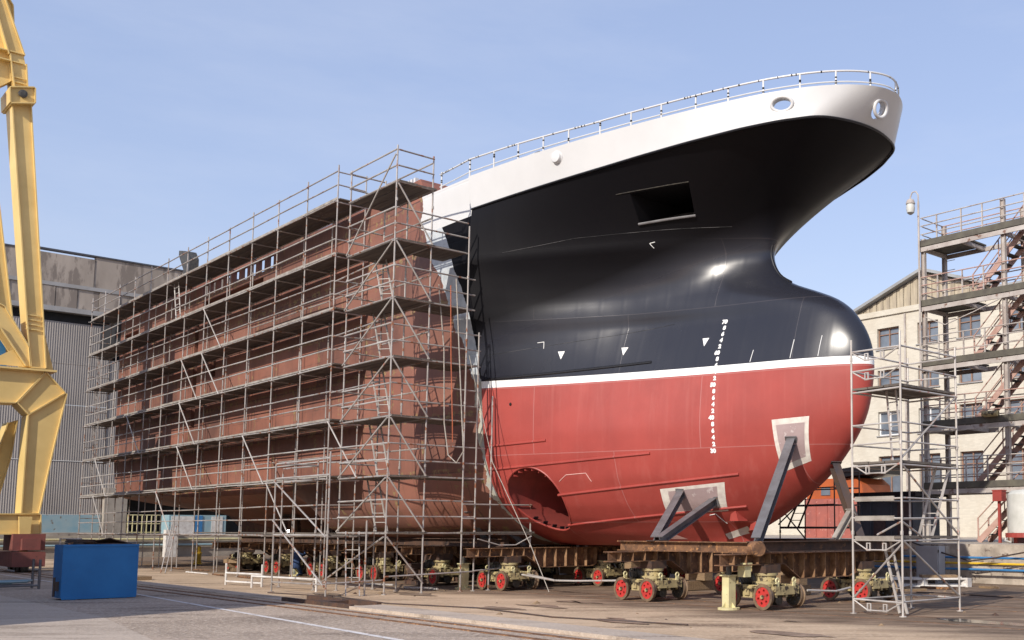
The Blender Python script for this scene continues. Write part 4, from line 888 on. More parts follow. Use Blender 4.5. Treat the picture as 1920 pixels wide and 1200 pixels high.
for i in range(12):
    a, b = random.uniform(-24, -2), random.uniform(-2, 6.2)
    mb = MB()
    for k in range(random.choice((2, 3, 4))): mb.box((a + jit(.1), b + jit(.1), .1 + k * .19), (random.uniform(.5, 1.4), .24, .17), random.uniform(-.4, .4) + (1.5 if k % 2 else 0))
    mono('timber_stack', mb, random.choice(['timber', 'rust_dark']), 'small stack of loose timbers on the ground in the dark under the brown hull', 'timber', group='timber stacks under the hull')
for i in range(9):
    a = -26 + i * 3.1; b = random.uniform(5.0, 7.6); w_ = random.uniform(-.3, .3)
    mono('loose_pipe', MB().tube((a, b, .04), (a + random.uniform(1.5, 3.2), b + w_, .05), random.uniform(.024, .04), 7), random.choice(['galv_light', 'white_dirty', 'rust']), 'loose pipe lying on the ground along the foot of the long scaffold', 'pipe', group='loose pipes by the long scaffold')
# drawbar between bogies
mono('drawbar', MB().path([(2.4, 4.1, .5), (4.2, 4.15, .38), (5.2, 4.15, .40), (7.8, 4.1, .5)], .03, 6).path([(2.4, 3.9, .52), (4.2, 3.95, .35)], .018, 5), 'galv_light', 'thin pale drawbar between two near bogies', 'bar')
mono('drawbar', MB().path([(13.5, 3.2, .42), (13.6, 2.2, .36), (13.5, 1.5, .42)], .03, 6), 'galv_light', 'pale pipe lying behind the right near bogie', 'pipe')

# ---------------------------------------------------------------- ground and rails
def sheet(name, poly, z, m, kind='structure', label=None):
    o = link(name, [(p[0], -p[1], z) for p in poly], [tuple(range(len(poly)))], m, None, recalc=False); o.matrix_world = SF.copy()
    me = o.data
    if me.polygons[0].normal.z < 0: me.flip_normals()
    o['kind'] = kind; return o
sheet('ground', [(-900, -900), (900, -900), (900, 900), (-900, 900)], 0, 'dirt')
sheet('yard_paving', [(-120, 11.45), (70, 11.45), (70, 120), (-120, 120)], .004, 'gravel')
mono('concrete_strip', MB().b2((5.9, 10.55, 0.0), (60, 11.35, .07)), 'slab', kind='structure')
mono('concrete_strip', MB().b2((-40, 10.7, 0.0), (1.6, 11.35, .03)), 'slab', kind='structure')
sheet('concrete_path', [(-60, 15.45), (4.4, 16.2), (10.3, 16.95), (40, 19.5), (40, 24), (3, 18.4), (-60, 17.4)], .009, 'slab')
MT['line'] = mat('worn_line_paint', (.70, .68, .66), (.58, .54, .52), 3, .8, c3=(.32, .28, .25), s3=5, t3=.57, world=True)
sheet('painted_line', [(-60, 12.52), (-4, 13.10), (3.66, 13.46), (12.76, 13.88), (30, 14.7), (30, 14.86), (12.76, 14.02), (3.66, 13.58), (-4, 13.20), (-60, 12.62)], .009, 'line')
def rail(b, a0, a1, wd=.07, h=.03, m='rust'): mono('rail_track', MB().b2((a0, b - wd / 2, 0), (a1, b + wd / 2, h)), m, kind='structure')
for b in (4.65, 3.55, .85, -.25, -3.05, -4.15): rail(b, -40, 60, .07, .005)
for b in (11.75, 12.25): rail(b, -80, 60, .10, .022)
# steel edged drain pit
pit = MB(); pit.b2((1.75, 10.5, .0), (5.85, 10.62, .12)); pit.b2((1.75, 11.2, .0), (5.85, 11.3, .10)); pit.b2((3.6, 10.62, .0), (4.3, 11.2, .10))
mono('drain_curb', pit, 'rust_dark', 'rusty steel edged pit beside the concrete strip', 'pit edge')
MT['puddle'] = mat('puddle_water', (.03, .035, .04), (.05, .045, .04), 1, .05, spec=.8)
sheet('puddle', [(17.6, 3.7), (18.2, 4.1), (19.2, 4.15), (20.2, 4.0), (20.0, 3.6), (19, 3.5), (18, 3.45)], .007, 'puddle')
sheet('puddle', [(19.4, 1.4), (20.4, 1.7), (21.6, 1.7), (21.2, 1.2), (20, 1.1)], .007, 'puddle')
for i in range(46):
    a, b = (random.uniform(-10, 22), random.uniform(5.6, 10.3)) if i < 26 else (random.uniform(12, 26), random.uniform(-7, 4))
    s = random.uniform(.03, .11); st_ = MB(); n = 6
    ring = [(a + s * random.uniform(.7, 1.3) * math.cos(t), b + s * random.uniform(.7, 1.3) * math.sin(t), 0) for t in [k * math.pi / 3 for k in range(6)]]
    st_.add(ring + [(a + jit(.02), b + jit(.02), s * random.uniform(.4, .9))], [(k, (k + 1) % 6, 6) for k in range(6)])
    mono('loose_stone', st_, 'rust_dark' if i % 2 else 'timber', 'small loose stone on the packed earth of the slipway', 'stone', group='loose stones')

MT['oil'] = mat('oil_stain', (.17, .125, .09), (.34, .25, .18), 2.5, .5, world=True)
for i in range(9):
    a, b = random.uniform(-6, 20), random.uniform(6.0, 9.6)
    n = 18; r0 = random.uniform(.15, .6); ph = [random.uniform(.55, 1.35) for _ in range(6)]
    sheet('oil_stain', [(a + r0 * 1.8 * (ph[int(k / 3) % 6] + jit(.1)) * math.cos(2 * math.pi * k / n), b + r0 * .6 * (ph[int(k / 3 + 2) % 6] + jit(.1)) * math.sin(2 * math.pi * k / n)) for k in range(n)], .0125 + .0004 * i, 'oil')
for i, (pts, r_, m_) in enumerate(((((-2, 10.2), (1.5, 9.6), (5, 9.9), (8, 9.1), (11.5, 9.4), (15, 8.6)), .018, 'dark_tube'), (((10, -2.5), (12.5, -3.8), (15, -3.4), (18, -4.6), (22, -4.2)), .02, 'dark_tube'))):
    q = [Vector((p[0], p[1], .02)) for p in pts]; f_ = []
    for k in range(len(q) - 1):
        for u in range(8):
            w_ = u / 8; f_.append(q[k].lerp(q[k + 1], w_ * w_ * (3 - 2 * w_)))
    mono('ground_cable', MB().path(f_ + [q[-1]], r_, 6), m_, ['long dark cable snaking over the earth before the near bogies', 'dark cable on the earth behind the bow tower'][i], 'cable')
# ---------------------------------------------------------------- blue skip and yard bits on the left
sk = thing('skip', 'blue open steel skip heaped with scrap, standing at the edge of the white line', 'skip', (-3.2, 14.5, 0))
wl_ = MB(); a0, a1, b0, b1, zt = -3.5, -2.6, 13.6, 15.45, 1.5
wl_.b2((a1 - .04, b0, .06), (a1, b1, zt)); wl_.b2((a0, b0, .06), (a0 + .04, b1, zt)); wl_.b2((a0 + .04, b0, .06), (a1 - .04, b0 + .04, zt)); wl_.b2((a0 + .04, b1 - .04, .06), (a1 - .04, b1, zt)); wl_.b2((a0 + .04, b0 + .04, .06), (a1 - .04, b1 - .04, .1))
part(sk, 'body', wl_, 'blue')
rm = MB(); rm.bar((a1 + .012, b0, zt - .02), (a1 + .012, b1, zt - .02), .02, .06); rm.b2((a1 + .002, b0 + .02, .02), (a1 + .025, b1 - .02, .08)); part(sk, 'rim', rm, 'blue')
for b in (b0 + .3, b1 - .3): part(sk, 'skid', MB().b2((a0, b - .06, 0), (a1, b + .06, .06)), 'blue')
part(sk, 'hook_lug', MB().b2((a1 - .35, b1, .25), (a1 - .2, b1 + .1, .5)).tube((a1 - .28, b1 + .1, .1), (a1 - .28, b1 + .1, .62), .03), 'dark_tube')
SCR = [('bent_plate', MB().add([(-3.4, 13.75, 1.45), (-2.75, 13.75, 1.5), (-2.8, 14.3, 1.66), (-3.4, 14.9, 1.5), (-3.4, 13.75, 1.48), (-2.75, 13.75, 1.53), (-2.8, 14.3, 1.69), (-3.4, 14.9, 1.53)], [(0, 1, 2, 3), (4, 7, 6, 5), (0, 4, 5, 1), (1, 5, 6, 2), (2, 6, 7, 3), (3, 7, 4, 0)]), 'rust_dark', 'bent brown plate peaking highest in the blue skip', 'plate'),
       ('scrap_pipe', MB().path([(-2.8, 15.3, 1.5), (-3.0, 14.9, 1.62), (-3.1, 14.5, 1.5)], .04, 6), 'rust', 'rusty bent pipe lying on the left of the skip', 'pipe'),
       ('scrap_coil', MB().path([(-3.05 + .27 * math.cos(t), 14.95 + .35 * math.sin(t), 1.53 + .008 * t) for t in np.linspace(0, 14, 60)], .022, 5), 'dark_tube', 'dark coil of wire on the skip load', 'wire'),
       ('scrap_sheet', MB().box((-3.05, 13.95, 1.50), (.7, .5, .04), .3).box((-3.05, 13.8, 1.55), (.5, .3, .02), -.2), 'grey_steel', 'flat grey offcut on the right of the skip', 'offcut'),
       ('scrap_heap', MB().box((-3.05, 14.5, .75), (.78, 1.7, 1.3)).box((-3.05, 14.9, 1.44), (.6, .6, .16), .4).box((-3.05, 14.2, 1.44), (.5, .8, .2), -.3), 'brown_mesh', 'dense dark scrap filling the inside of the skip', 'scrap')]
for nm, mb, m, lb, ct in SCR: mono(nm, mb, m, lb, ct)
def barrier(pts, h, lb, m='white_dirty', posts=None, low=.12, nm='pipe_barrier', grp='white pipe barriers'):
    base = (sum(p[0] for p in pts) / len(pts), sum(p[1] for p in pts) / len(pts), 0); T = thing(nm, lb, 'barrier', base, grp)
    for p in pts: part(T, 'post', MB().tube((p[0], p[1], 0), (p[0], p[1], h), .035, 7), m, None, True)
    for z in ((low, h * .55) if h > .6 else (low,)):
        for p, q in zip(pts, pts[1:]): part(T, 'rail', MB().tube((p[0], p[1], z), (q[0], q[1], z), .035, 7), m, None, True)
barrier([(-8.0, 9.3), (-5.6, 9.0)], .75, 'white pipe barrier with two posts, right of the blue skip before the long scaffold')
barrier([(-21.5, 9.6), (-17.5, 10.2)], .62, 'white pipe barrier just right of the blue skip')
barrier([(-5.4, 9.4), (-1.6, 8.9)], .42, 'low white pipe barrier at the foot of the corner tower', low=.38)
mono('timber_pallet', MB().b2((-14.6, 10.0, .06), (-13.6, 10.9, .14)).b2((-14.6, 10.0, 0), (-14.45, 10.9, .06)).b2((-13.75, 10.0, 0), (-13.6, 10.9, .06)), 'timber', 'small timber pallet on the ground right of the blue skip', 'pallet')
rk = thing('pipe_rack', 'grey tubular rack with a coiled hose on the ground left of the blue skip', 'rack', (-10, 15.2, 0))
for a, b in ((-10.4, 14.5), (-10.4, 15.9), (-9.5, 14.5), (-9.5, 15.9)): part(rk, 'upright', MB().tube((a, b, 0), (a, b, .95), .04, 7), 'grey_steel', None, True)
for a in (-10.4, -9.5): part(rk, 'rail', MB().tube((a, 14.5, .12), (a, 15.9, .12), .035, 7), 'grey_steel', None, True)
for b in (14.5, 15.2, 15.9): part(rk, 'rail', MB().tube((-10.4, b, .6), (-9.5, b, .6), .03, 7), 'grey_steel', None, True)
mono('coiled_hose', MB().path([(-9.95 + (.3 + .01 * t) * math.cos(t), 15.2 + (.42 + .01 * t) * math.sin(t), .2 + .004 * t) for t in np.linspace(0, 18, 80)], .025, 6), 'blue_pale', 'pale blue hose coiled in the pipe rack', 'hose')
yb = mono('yellow_bollard', MB().lathe([(.22, 0), (.22, .1), (.17, .12), (.17, .55), (.2, .56), (.2, .66), (.15, .68), (.15, .95), (.10, 1.0)], (-31.5, 2.5, 0), (0, 0, 1), 14), 'yellow_pipe', 'bright yellow bollard under the stern behind the long scaffold', 'bollard', smooth=True)
ws = thing('white_stand', 'white tubular stand beside the red crane bogie', 'stand', (-30, 8.8, 0))
for b in (8.5, 9.4): part(ws, 'leg', MB().tube((-30, b, 0), (-30, b, 1.5), .04, 7), 'white_dirty', None, True)
for z in (.3, .9, 1.45): part(ws, 'rung', MB().tube((-30, 8.5, z), (-30, 9.4, z), .035, 7), 'white_dirty', None, True)

# ---------------------------------------------------------------- yellow portal crane
kr = thing('portal_crane', 'huge yellow portal crane leg cut off by the left edge of the photograph', 'crane', (-26.5, 12, 0))
YA, YB = -26.0, -27.1
def kp_(name, poly, a0=YA, a1=YB, m='yellow', lip=True):
    mb = MB().prism(poly, 'a', a0 - .06, a1 + .06); o = part(kr, name, mb, m)
    if lip:                                   # flange plates standing proud along both edges
        fl = MB(); n = len(poly)
        cx = sum(p[0] for p in poly) / n; cz = sum(p[1] for p in poly) / n
        for i in range(n):
            p, q = Vector((0, *poly[i])), Vector((0, *poly[(i + 1) % n])); d = (q - p)
            if d.length < .5: continue
            nrm = Vector((0, d.z, -d.y)).normalized(); mid = (p + q) / 2
            if nrm.dot(Vector((0, mid.y - cx, mid.z - cz))) < 0: nrm = -nrm
            fl.bar(Vector((a0 + .05, p.y, p.z)) + nrm * .02, Vector((a0 + .05, q.y, q.z)) + nrm * .02, .05, .30, (1, 0, 0)) if False else None
            x = a0 + .06; y = a1 - .06
            A = [(x, p.y, p.z), (x, q.y, q.z), (x, q.y + nrm.y * .05, q.z + nrm.z * .05), (x, p.y + nrm.y * .05, p.z + nrm.z * .05)]
            fl.add(A + [(y, *v[1:]) for v in A], [(0, 1, 2, 3), (7, 6, 5, 4), (0, 4, 5, 1), (1, 5, 6, 2), (2, 6, 7, 3), (3, 7, 4, 0)])
        part(o, 'flange', fl, m)
    return o
kp_('base_beam', [(24, 2.5), (11.15, 2.6), (11.11, 1.74), (24, 1.75)])
kp_('lower_leg', [(11.84, 7.12), (10.43, 8.26), (10.85, 5.43), (11.22, 2.66), (11.85, 2.66)])
kp_('knee', [(11.27, 9.14), (10.5, 8.28), (11.84, 7.2), (12.28, 7.66)])
kp_('girder', [(24, 8.9), (11.36, 9.14), (12.36, 7.68), (24, 7.4)])
part(kr, 'girder_plate', MB().prism([(24, 9.06), (10.89, 9.29), (10.89, 9.20), (24, 8.97)], 'a', YA + .2, YB - .2), 'yellow')
kp_('column', [(13.26, 21.48), (12.59, 21.69), (11.32, 9.37), (11.88, 9.37)])
part(kr, 'gusset', MB().prism([(11.52, 11.1), (11.42, 11.11), (10.95, 9.31), (11.29, 9.31)], 'a', YA - .2, YA - .26), 'yellow')
part(kr, 'gusset', MB().prism([(12.0, 9.36), (13.6, 9.36), (12.2, 10.4)], 'a', YA - .2, YA - .26), 'yellow')
kp_('arch', [(13.62, 12.27), (13.05, 11.99), (12.02, 10.24), (11.90, 9.38), (12.1, 9.38), (13.19, 11.06), (15.5, 12.5), (15.5, 12.95)])
kp_('rear_column', [(13.89, 21.27), (13.61, 21.27), (13.23, 19.56), (11.76, 10.0), (12.2, 10.0), (13.69, 18.43)], -29.6, -30.6)
kp_('rear_leg', [(12.11, 6.95), (11.80, 7.09), (11.95, 5.37), (12.38, 3.18), (12.87, 2.62), (13.05, 3.29), (12.45, 5.35)], -28.6, -29.6)
kp_('column_head', [(13.44, 22.1), (12.52, 22.37), (12.48, 21.67), (13.38, 21.41)], YA + .3, YB - .3)
kp_('upper_mast', [(13.25, 22.15), (12.75, 22.31), (12.87, 23.5), (12.96, 23.89), (13.86, 26.35), (15.2, 30), (15.6, 30), (14.26, 26.2), (13.51, 23.78)])
kp_('upper_web', [(16.5, 26.9), (14.41, 26.04), (13.95, 24.98), (13.55, 23.78), (13.37, 22.59), (13.49, 22.47), (13.8, 22.2), (14.33, 21.26), (16.5, 21.0)], YA - .25, YB + .25)
for z, b in ((23.9, 13.0), (23.45, 12.95)): part(kr, 'stiffener', MB().b2((YB, b, z), (YA + .04, 15.2, z + .05)), 'yellow')
kp_('back_plate', [(14.6, 27.2), (13.74, 27.4), (13.30, 26.7), (13.22, 25.77), (13.33, 24.9), (14.2, 24.9)], -27.4, -28.0)
part(kr, 'pulley', MB().lathe([(.1, 0), (.18, .02), (.12, .06), (.18, .10), (.1, .12)], (YA + .26, 12.95, 21.95), (1, 0, 0), 16), 'oily')
for b0_, z0_, b1_, z1_ in ((12.2, 11.4, 11.6, 11.4), (13.35, 22.4, 12.75, 22.5)):
    for k in range(4): part(kr, 'bolt_row', MB().box(((YA + .0), (b0_ + b1_) / 2, z0_ + k * .22 - .3), (.05, .55, .05)), 'yellow')
cab = part(kr, 'cab', MB().prism([(15.5, 10.95), (12.9, 11.1), (12.62, 10.45), (12.5, 9.3), (15.5, 9.0)], 'a', -29.4, -27.6).prism([(13.0, 11.45), (12.2, 11.5), (12.15, 10.9), (12.6, 10.9)], 'a', -29.2, -28.2), 'blue_pipe', 'blue machinery cab behind the yellow arch')
part(cab, 'pane', MB().b2((-27.62, 13.2, 9.9), (-27.57, 14.5, 10.7)), 'glass')
ct = MB()
for z in np.arange(10.6, 21, .55):
    t = (z - 10) / 11.3; ct.tube((-30.7, 12.3 + 1.3 * t, z), (-30.7, 12.0 + 1.35 * t, z + .3), .03, 5)
part(kr, 'lattice', ct, 'dark_tube')
cbg = MB(); cbg.b2((-27.5, 10.96, .97), (-25.6, 12.2, 1.72)); cbg.b2((-26.9, 11.3, 1.55), (-26.3, 11.9, 1.9)); cbg.b2((-25.6, 11.2, 1.0), (-25.3, 11.9, 1.5))
cb = part(kr, 'bogie', cbg, 'crane_red', 'dull red travelling bogie')
part(kr, 'bogie_frame', MB().b2((-28.3, 11.05, .26), (-25.0, 12.3, .92)), 'crane_red')
for a in (-27.9, -26.9, -26.2, -25.3): part(cb, 'wheel', MB().lathe([(.26, -.1), (.3, -.1), (.3, .1), (.26, .1)], (a, 11.75, .3), (0, 1, 0), 18), 'oily')
part(kr, 'foot_pin', MB().prism([(12.0, 2.5), (11.5, 2.5), (11.6, .9), (11.75, .7), (11.9, .9)], 'a', YA + .1, YA + .3), 'yellow')
# second leg pair of the same crane, out of sight to the left
kp_('far_leg', [(22.6, 9), (24.2, 9), (23.6, 2.6), (22.9, 2.6)]); part(kr, 'far_bogie', MB().b2((-28, 22.8, .1), (-25, 24, 1.7)), 'crane_red')

# ---------------------------------------------------------------- hall behind the stern
hall = thing('industrial_hall', 'huge grey hall behind the stern with concrete upper panels over corrugated sheeting', 'hall', (-60, 2, 0))
HA = -58.0
def corr(b0, b1, z0, z1, a=HA):
    mb = MB(); n = int((b0 - b1) / .075); vs = []
    for i in range(n + 1):
        b = b0 - i * .075; d = .03 if i % 2 else 0
        vs += [(a + d, b, z0), (a + d, b, z1)]
    return mb.add(vs, [(2 * i, 2 * i + 1, 2 * i + 3, 2 * i + 2) for i in range(n)])
for z0, z1 in ((3.0, 6.9), (6.92, 11.0), (11.02, 14.0), (14.02, 17.1)): part(hall, 'corrugated_cladding', corr(45, .65, z0, z1, HA + (.05 if z0 > 6 else 0)), 'corr')
part(hall, 'corrugated_cladding', corr(.65, -20, 5.02, 17.1), 'corr')
part(hall, 'dark_gap', MB().b2((HA - .5, -20, 17.1), (HA - .25, 45, 17.8)), 'black')
part(hall, 'ledge', MB().b2((HA - .4, -20, 17.8), (HA + .45, 45, 18.15)), 'ledge')
b = 45
while b > -19:
    part(hall, 'wall_panel', MB().b2((HA - .3, b - 1.36, 18.16), (HA + .02 + jit(.04), b, 19.7)), 'panel'); b -= 1.4
part(hall, 'pale_band', MB().b2((HA - .3, -20, 19.71), (HA + .10, 45, 19.98)), 'ledge')
b = 44
while b > -14:
    part(hall, 'parapet_panel', MB().b2((HA - .3, b - 5.96, 19.99), (HA + .05 + jit(.03), b, 22.1 + (.2 if b < 7 else .0))), 'panel'); b -= 6
part(hall, 'parapet_cap', MB().b2((HA - .4, -20, 22.31), (HA + .12, 7, 22.42)).b2((HA - .4, 7.02, 22.11), (HA + .12, 45, 22.22)), 'dark_shed')
part(hall, 'base_band', MB().b2((HA - .2, .65, 1.7), (HA + .12, 45, 2.99)), 'blue_pale'); part(hall, 'plinth', MB().b2((HA - .2, .65, 0), (HA + .2, 45, 1.69)), 'concrete')
part(hall, 'column', MB().b2((HA - .2, -.9, 0), (HA + .6, .60, 5)), 'concrete')
part(hall, 'doorway', MB().b2((HA - 3, -20, 0), (HA - 2.8, -.92, 4.98)), 'black'); part(hall, 'side_wall', MB().b2((HA - 30, -20.3, 0), (HA - .45, -20, 17)).b2((HA - 30, -20, 17.2), (HA - .55, 45, 17.6)), 'corr')
part(hall, 'skylight_strip', MB().b2((HA + .11, 5.2, 12.6), (HA + .14, 5.6, 17.0)), 'corr')
rl = thing('green_railing', 'pale green railing across the dark doorway of the hall', 'railing', (HA + .8, -1.5, 1.6))
for i in range(8): part(rl, 'baluster', MB().tube((HA + .8, -.95 - i * .32, 1.6), (HA + .8, -.95 - i * .32, 3.0), .04, 6), 'yellow_pale')
for z in (1.7, 2.35, 3.0): part(rl, 'rail', MB().tube((HA + .8, -.9, z), (HA + .8, -3.3, z), .04, 6), 'yellow_pale')
cn = thing('container', 'pale blue and white container behind the stern, left of the yellow bollard', 'container', (-54.5, -4.8, .4))
part(cn, 'body', MB().b2((-56, -6.8, .4), (-54, -2.8, 3.0)), 'blue_pale'); part(cn, 'door', MB().b2((-54.0, -5.1, .6), (-53.95, -4.6, 2.95)), 'blue_pipe')
for b in (-3.3, -4.1, -6.1): part(cn, 'panel', MB().b2((-54.0, b - .45, .6), (-53.96, b + .35, 2.9)), 'white_dirty')
lw = mono('low_wall', MB().b2((-50.4, -14, 0), (-50, 12, 1.5)), 'concrete', 'low stained concrete wall between the hall and the slip', 'wall')
for z, m, lb in ((1.25, 'yellow_pale', 'cream pipe along the top of the low far wall'), (.85, 'blue_pale', 'pale blue pipe along the middle of the low far wall')): mono('wall_pipe', MB().tube((-49.85, -14, z), (-49.85, 12, z), .07, 8), m, lb, 'pipe', smooth=True)
mono('far_pillar', MB().b2((-49.8, -1.9, 0), (-49.2, -1.2, 1.9)), 'white_dirty', 'short whitish pillar in front of the low far wall', 'pillar')
# unseen block added beyond the left edge to cast the foreground shadow
ws2 = thing('shadow_block', 'plain unseen block added beyond the left edge to shade the yard', 'building', (-27, 30, 0))
part(ws2, 'wall', MB().b2((-60, 24.3, 0), (7.0, 36, 8.5)), 'panel'); part(ws2, 'roof', MB().b2((-60.3, 24.0, 8.52), (7.2, 36.3, 8.7)), 'roof')

# ---------------------------------------------------------------- quay ledge and right background
MT['rubble'] = mat('weathered_quay_masonry', (.52, .45, .37), (.28, .235, .19), 1.4, .95, bump=.9, c3=(.14, .105, .085), s3=2.2, t3=.57, world=True, bscale=5)
mono('quay_ledge', MB().b2((-70, -60, 0.01), (70, -9.6, 1.40)), 'rubble', kind='structure')
for i in range(9):
    a = -8 + i * 4.2; mono('wall_pier', MB().b2((a, -9.6, 0), (a + .5, -9.35, 1.32)), 'rubble', 'concrete pier of the quay ledge, one of the row behind the pipes', 'pier', group='piers of the quay ledge')
for z, m, lb in ((.93, 'blue_pipe', 'upper blue pipe along the foot of the quay ledge'), (.73, 'yellow_pipe', 'yellow pipe between the two blue pipes along the quay ledge'), (.52, 'blue_pipe', 'lower blue pipe along the foot of the quay ledge')):
    mono('wall_pipe', MB().tube((-2, -9.2, z), (40, -9.2, z), .04, 8), m, lb, 'pipe', smooth=True)
mono('sagging_cable', MB().path([(8.0, -9.1, 1.45), (9.6, -8.9, 1.05), (10.6, -8.9, .82), (11.6, -8.9, .95), (13.5, -9, 1.3)], .03, 6), 'dark_tube', 'black cable sagging over the pipes by the quay ledge', 'cable')
cbx = thing('cabinet', 'grey sheet metal cabinet before the quay ledge, right of the bow tower', 'cabinet', (8.9, -9.0, 0))
part(cbx, 'body', MB().b2((8.42, -9.15, .16), (9.4, -8.75, 1.32)), 'grey_cab'); part(cbx, 'door', MB().b2((8.46, -8.75, .2), (9.36, -8.72, 1.28)), 'grey_cab'); part(cbx, 'hinge', MB().tube((9.4, -8.73, .3), (9.4, -8.73, .4), .02).tube((9.4, -8.73, 1.1), (9.4, -8.73, 1.2), .02), 'oily')
[part(cbx, 'leg', MB().b2((a, -9.1, 0), (a + .1, -8.8, .16)), 'grey_cab') for a in (8.5, 9.2)]
pl = thing('steel_pallet', 'white steel pallet with a slab of timber on the ground right of the bow tower', 'pallet', (10.5, -6.3, 0))
for z in (.05, .28): part(pl, 'rail', MB().bar((9.4, -5.2, z), (11.4, -7.4, z), .06, .06).bar((8.9, -5.8, z), (10.8, -8.0, z), .06, .06), 'white_dirty')
for (a, b) in ((9.4, -5.2), (10.4, -6.3), (11.4, -7.4)): part(pl, 'spacer', MB().b2((a - .2, b - .2, 0), (a + .05, b + .05, .3)), 'white_dirty')
mono('timber_slab', MB().box((10.6, -6.9, .36), (1.2, .5, .09), -.8), 'timber', 'brown timber slab lying on the white steel pallet', 'timber')
for i in range(14):
    a, b = 13 + random.uniform(-3, 6), -6 + random.uniform(-2.5, 2); mono('scrap_piece', MB().box((a, b, .04), (random.uniform(.2, 1.3), random.uniform(.06, .2), .07), random.uniform(0, 3)), random.choice(['rust', 'timber', 'grey_steel']), 'flat offcut lying on the earth before the quay ledge', 'offcut', group='offcuts before the quay ledge')
# dark shed, orange cabin, tank
sh = thing('dark_shed', 'dark grey metal shed with a flat roof behind the bow tower', 'shed', (3.8, -13.5, 1.4))
part(sh, 'wall', MB().b2((2.35, -15, 1.41), (5.3, -13.05, 3.3)), 'dark_shed'); part(sh, 'roof', MB().b2((2.1, -15.2, 3.31), (5.6, -12.8, 3.5)), 'black_paint')
part(sh, 'mesh_panel', MB().b2((4.55, -13.03, 1.5), (5.25, -12.98, 3.25)), 'brown_mesh'); part(sh, 'mesh_panel', MB().b2((3.3, -13.03, 1.5), (3.9, -12.98, 2.4)), 'brown_mesh')
for a in (2.6, 3.1, 4.2): part(sh, 'rib', MB().b2((a, -13.03, 1.45), (a + .05, -12.97, 3.28)), 'dark_shed')
oc = thing('orange_cabin', 'orange cabin with faded red lower half, half hidden under the bow', 'cabin', (-9, -27, 1.4))
part(oc, 'lower_body', MB().prism([(-11.9, 1.41), (-7.4, 1.41), (-7.3, 1.8), (-7.3, 3.78), (-11.9, 3.78)], 'b', -29, -26), 'pink')
part(oc, 'upper_body', MB().prism([(-11.8, 3.79), (-7.35, 3.79), (-7.5, 4.6), (-8.0, 5.0), (-11, 5.0), (-11.6, 4.6)], 'b', -28.9, -26.1), 'orange')
part(oc, 'canopy', MB().prism([(-9.2, 5.01), (-6.6, 5.2), (-6.6, 5.75), (-9.4, 5.5)], 'b', -29, -25.8), 'black_paint'); part(oc, 'window', MB().b2((-10.6, -26.1, 4.0), (-9.9, -26.05, 4.5)), 'glass')
for a in (-11.0, -10.1, -9.2, -8.3): part(oc, 'rib', MB().b2((a, -26.0, 1.5), (a + .06, -25.95, 3.7)), 'pink')
tk = thing('white_tank', 'white upright tank with a red base ring at the right edge', 'tank', (10.6, -13.0, 1.4))
part(tk, 'shell', MB().lathe([(.75, 1.8), (.75, 3.25), (.6, 3.4), (.1, 3.45)], (10.6, -13.0, 0), (0, 0, 1), 24), 'tank', None, True); part(tk, 'base_ring', MB().lathe([(.85, 1.62), (.85, 1.79)], (10.6, -13, 0), (0, 0, 1), 24), 'redbox')
[part(tk, 'leg', MB().b2((a, -13.4, 1.4), (a + .15, -12.6, 1.62)), 'redbox') for a in (10.2, 10.9)]; part(tk, 'drain_pipe', MB().path([(9.95, -12.6, 1.75), (9.95, -12.4, 1.5), (10.3, -12.2, 1.45)], .03, 6), 'tank', None, True)
mono('red_box', MB().b2((9.12, -13.3, 3.02), (9.52, -12.95, 3.42)).b2((9.1, -13.32, 3.42), (9.54, -12.93, 3.46)).b2((9.25, -13.2, 1.4), (9.35, -13.1, 3.02)), 'redbox', 'small red box on a post beside the white tank', 'box')

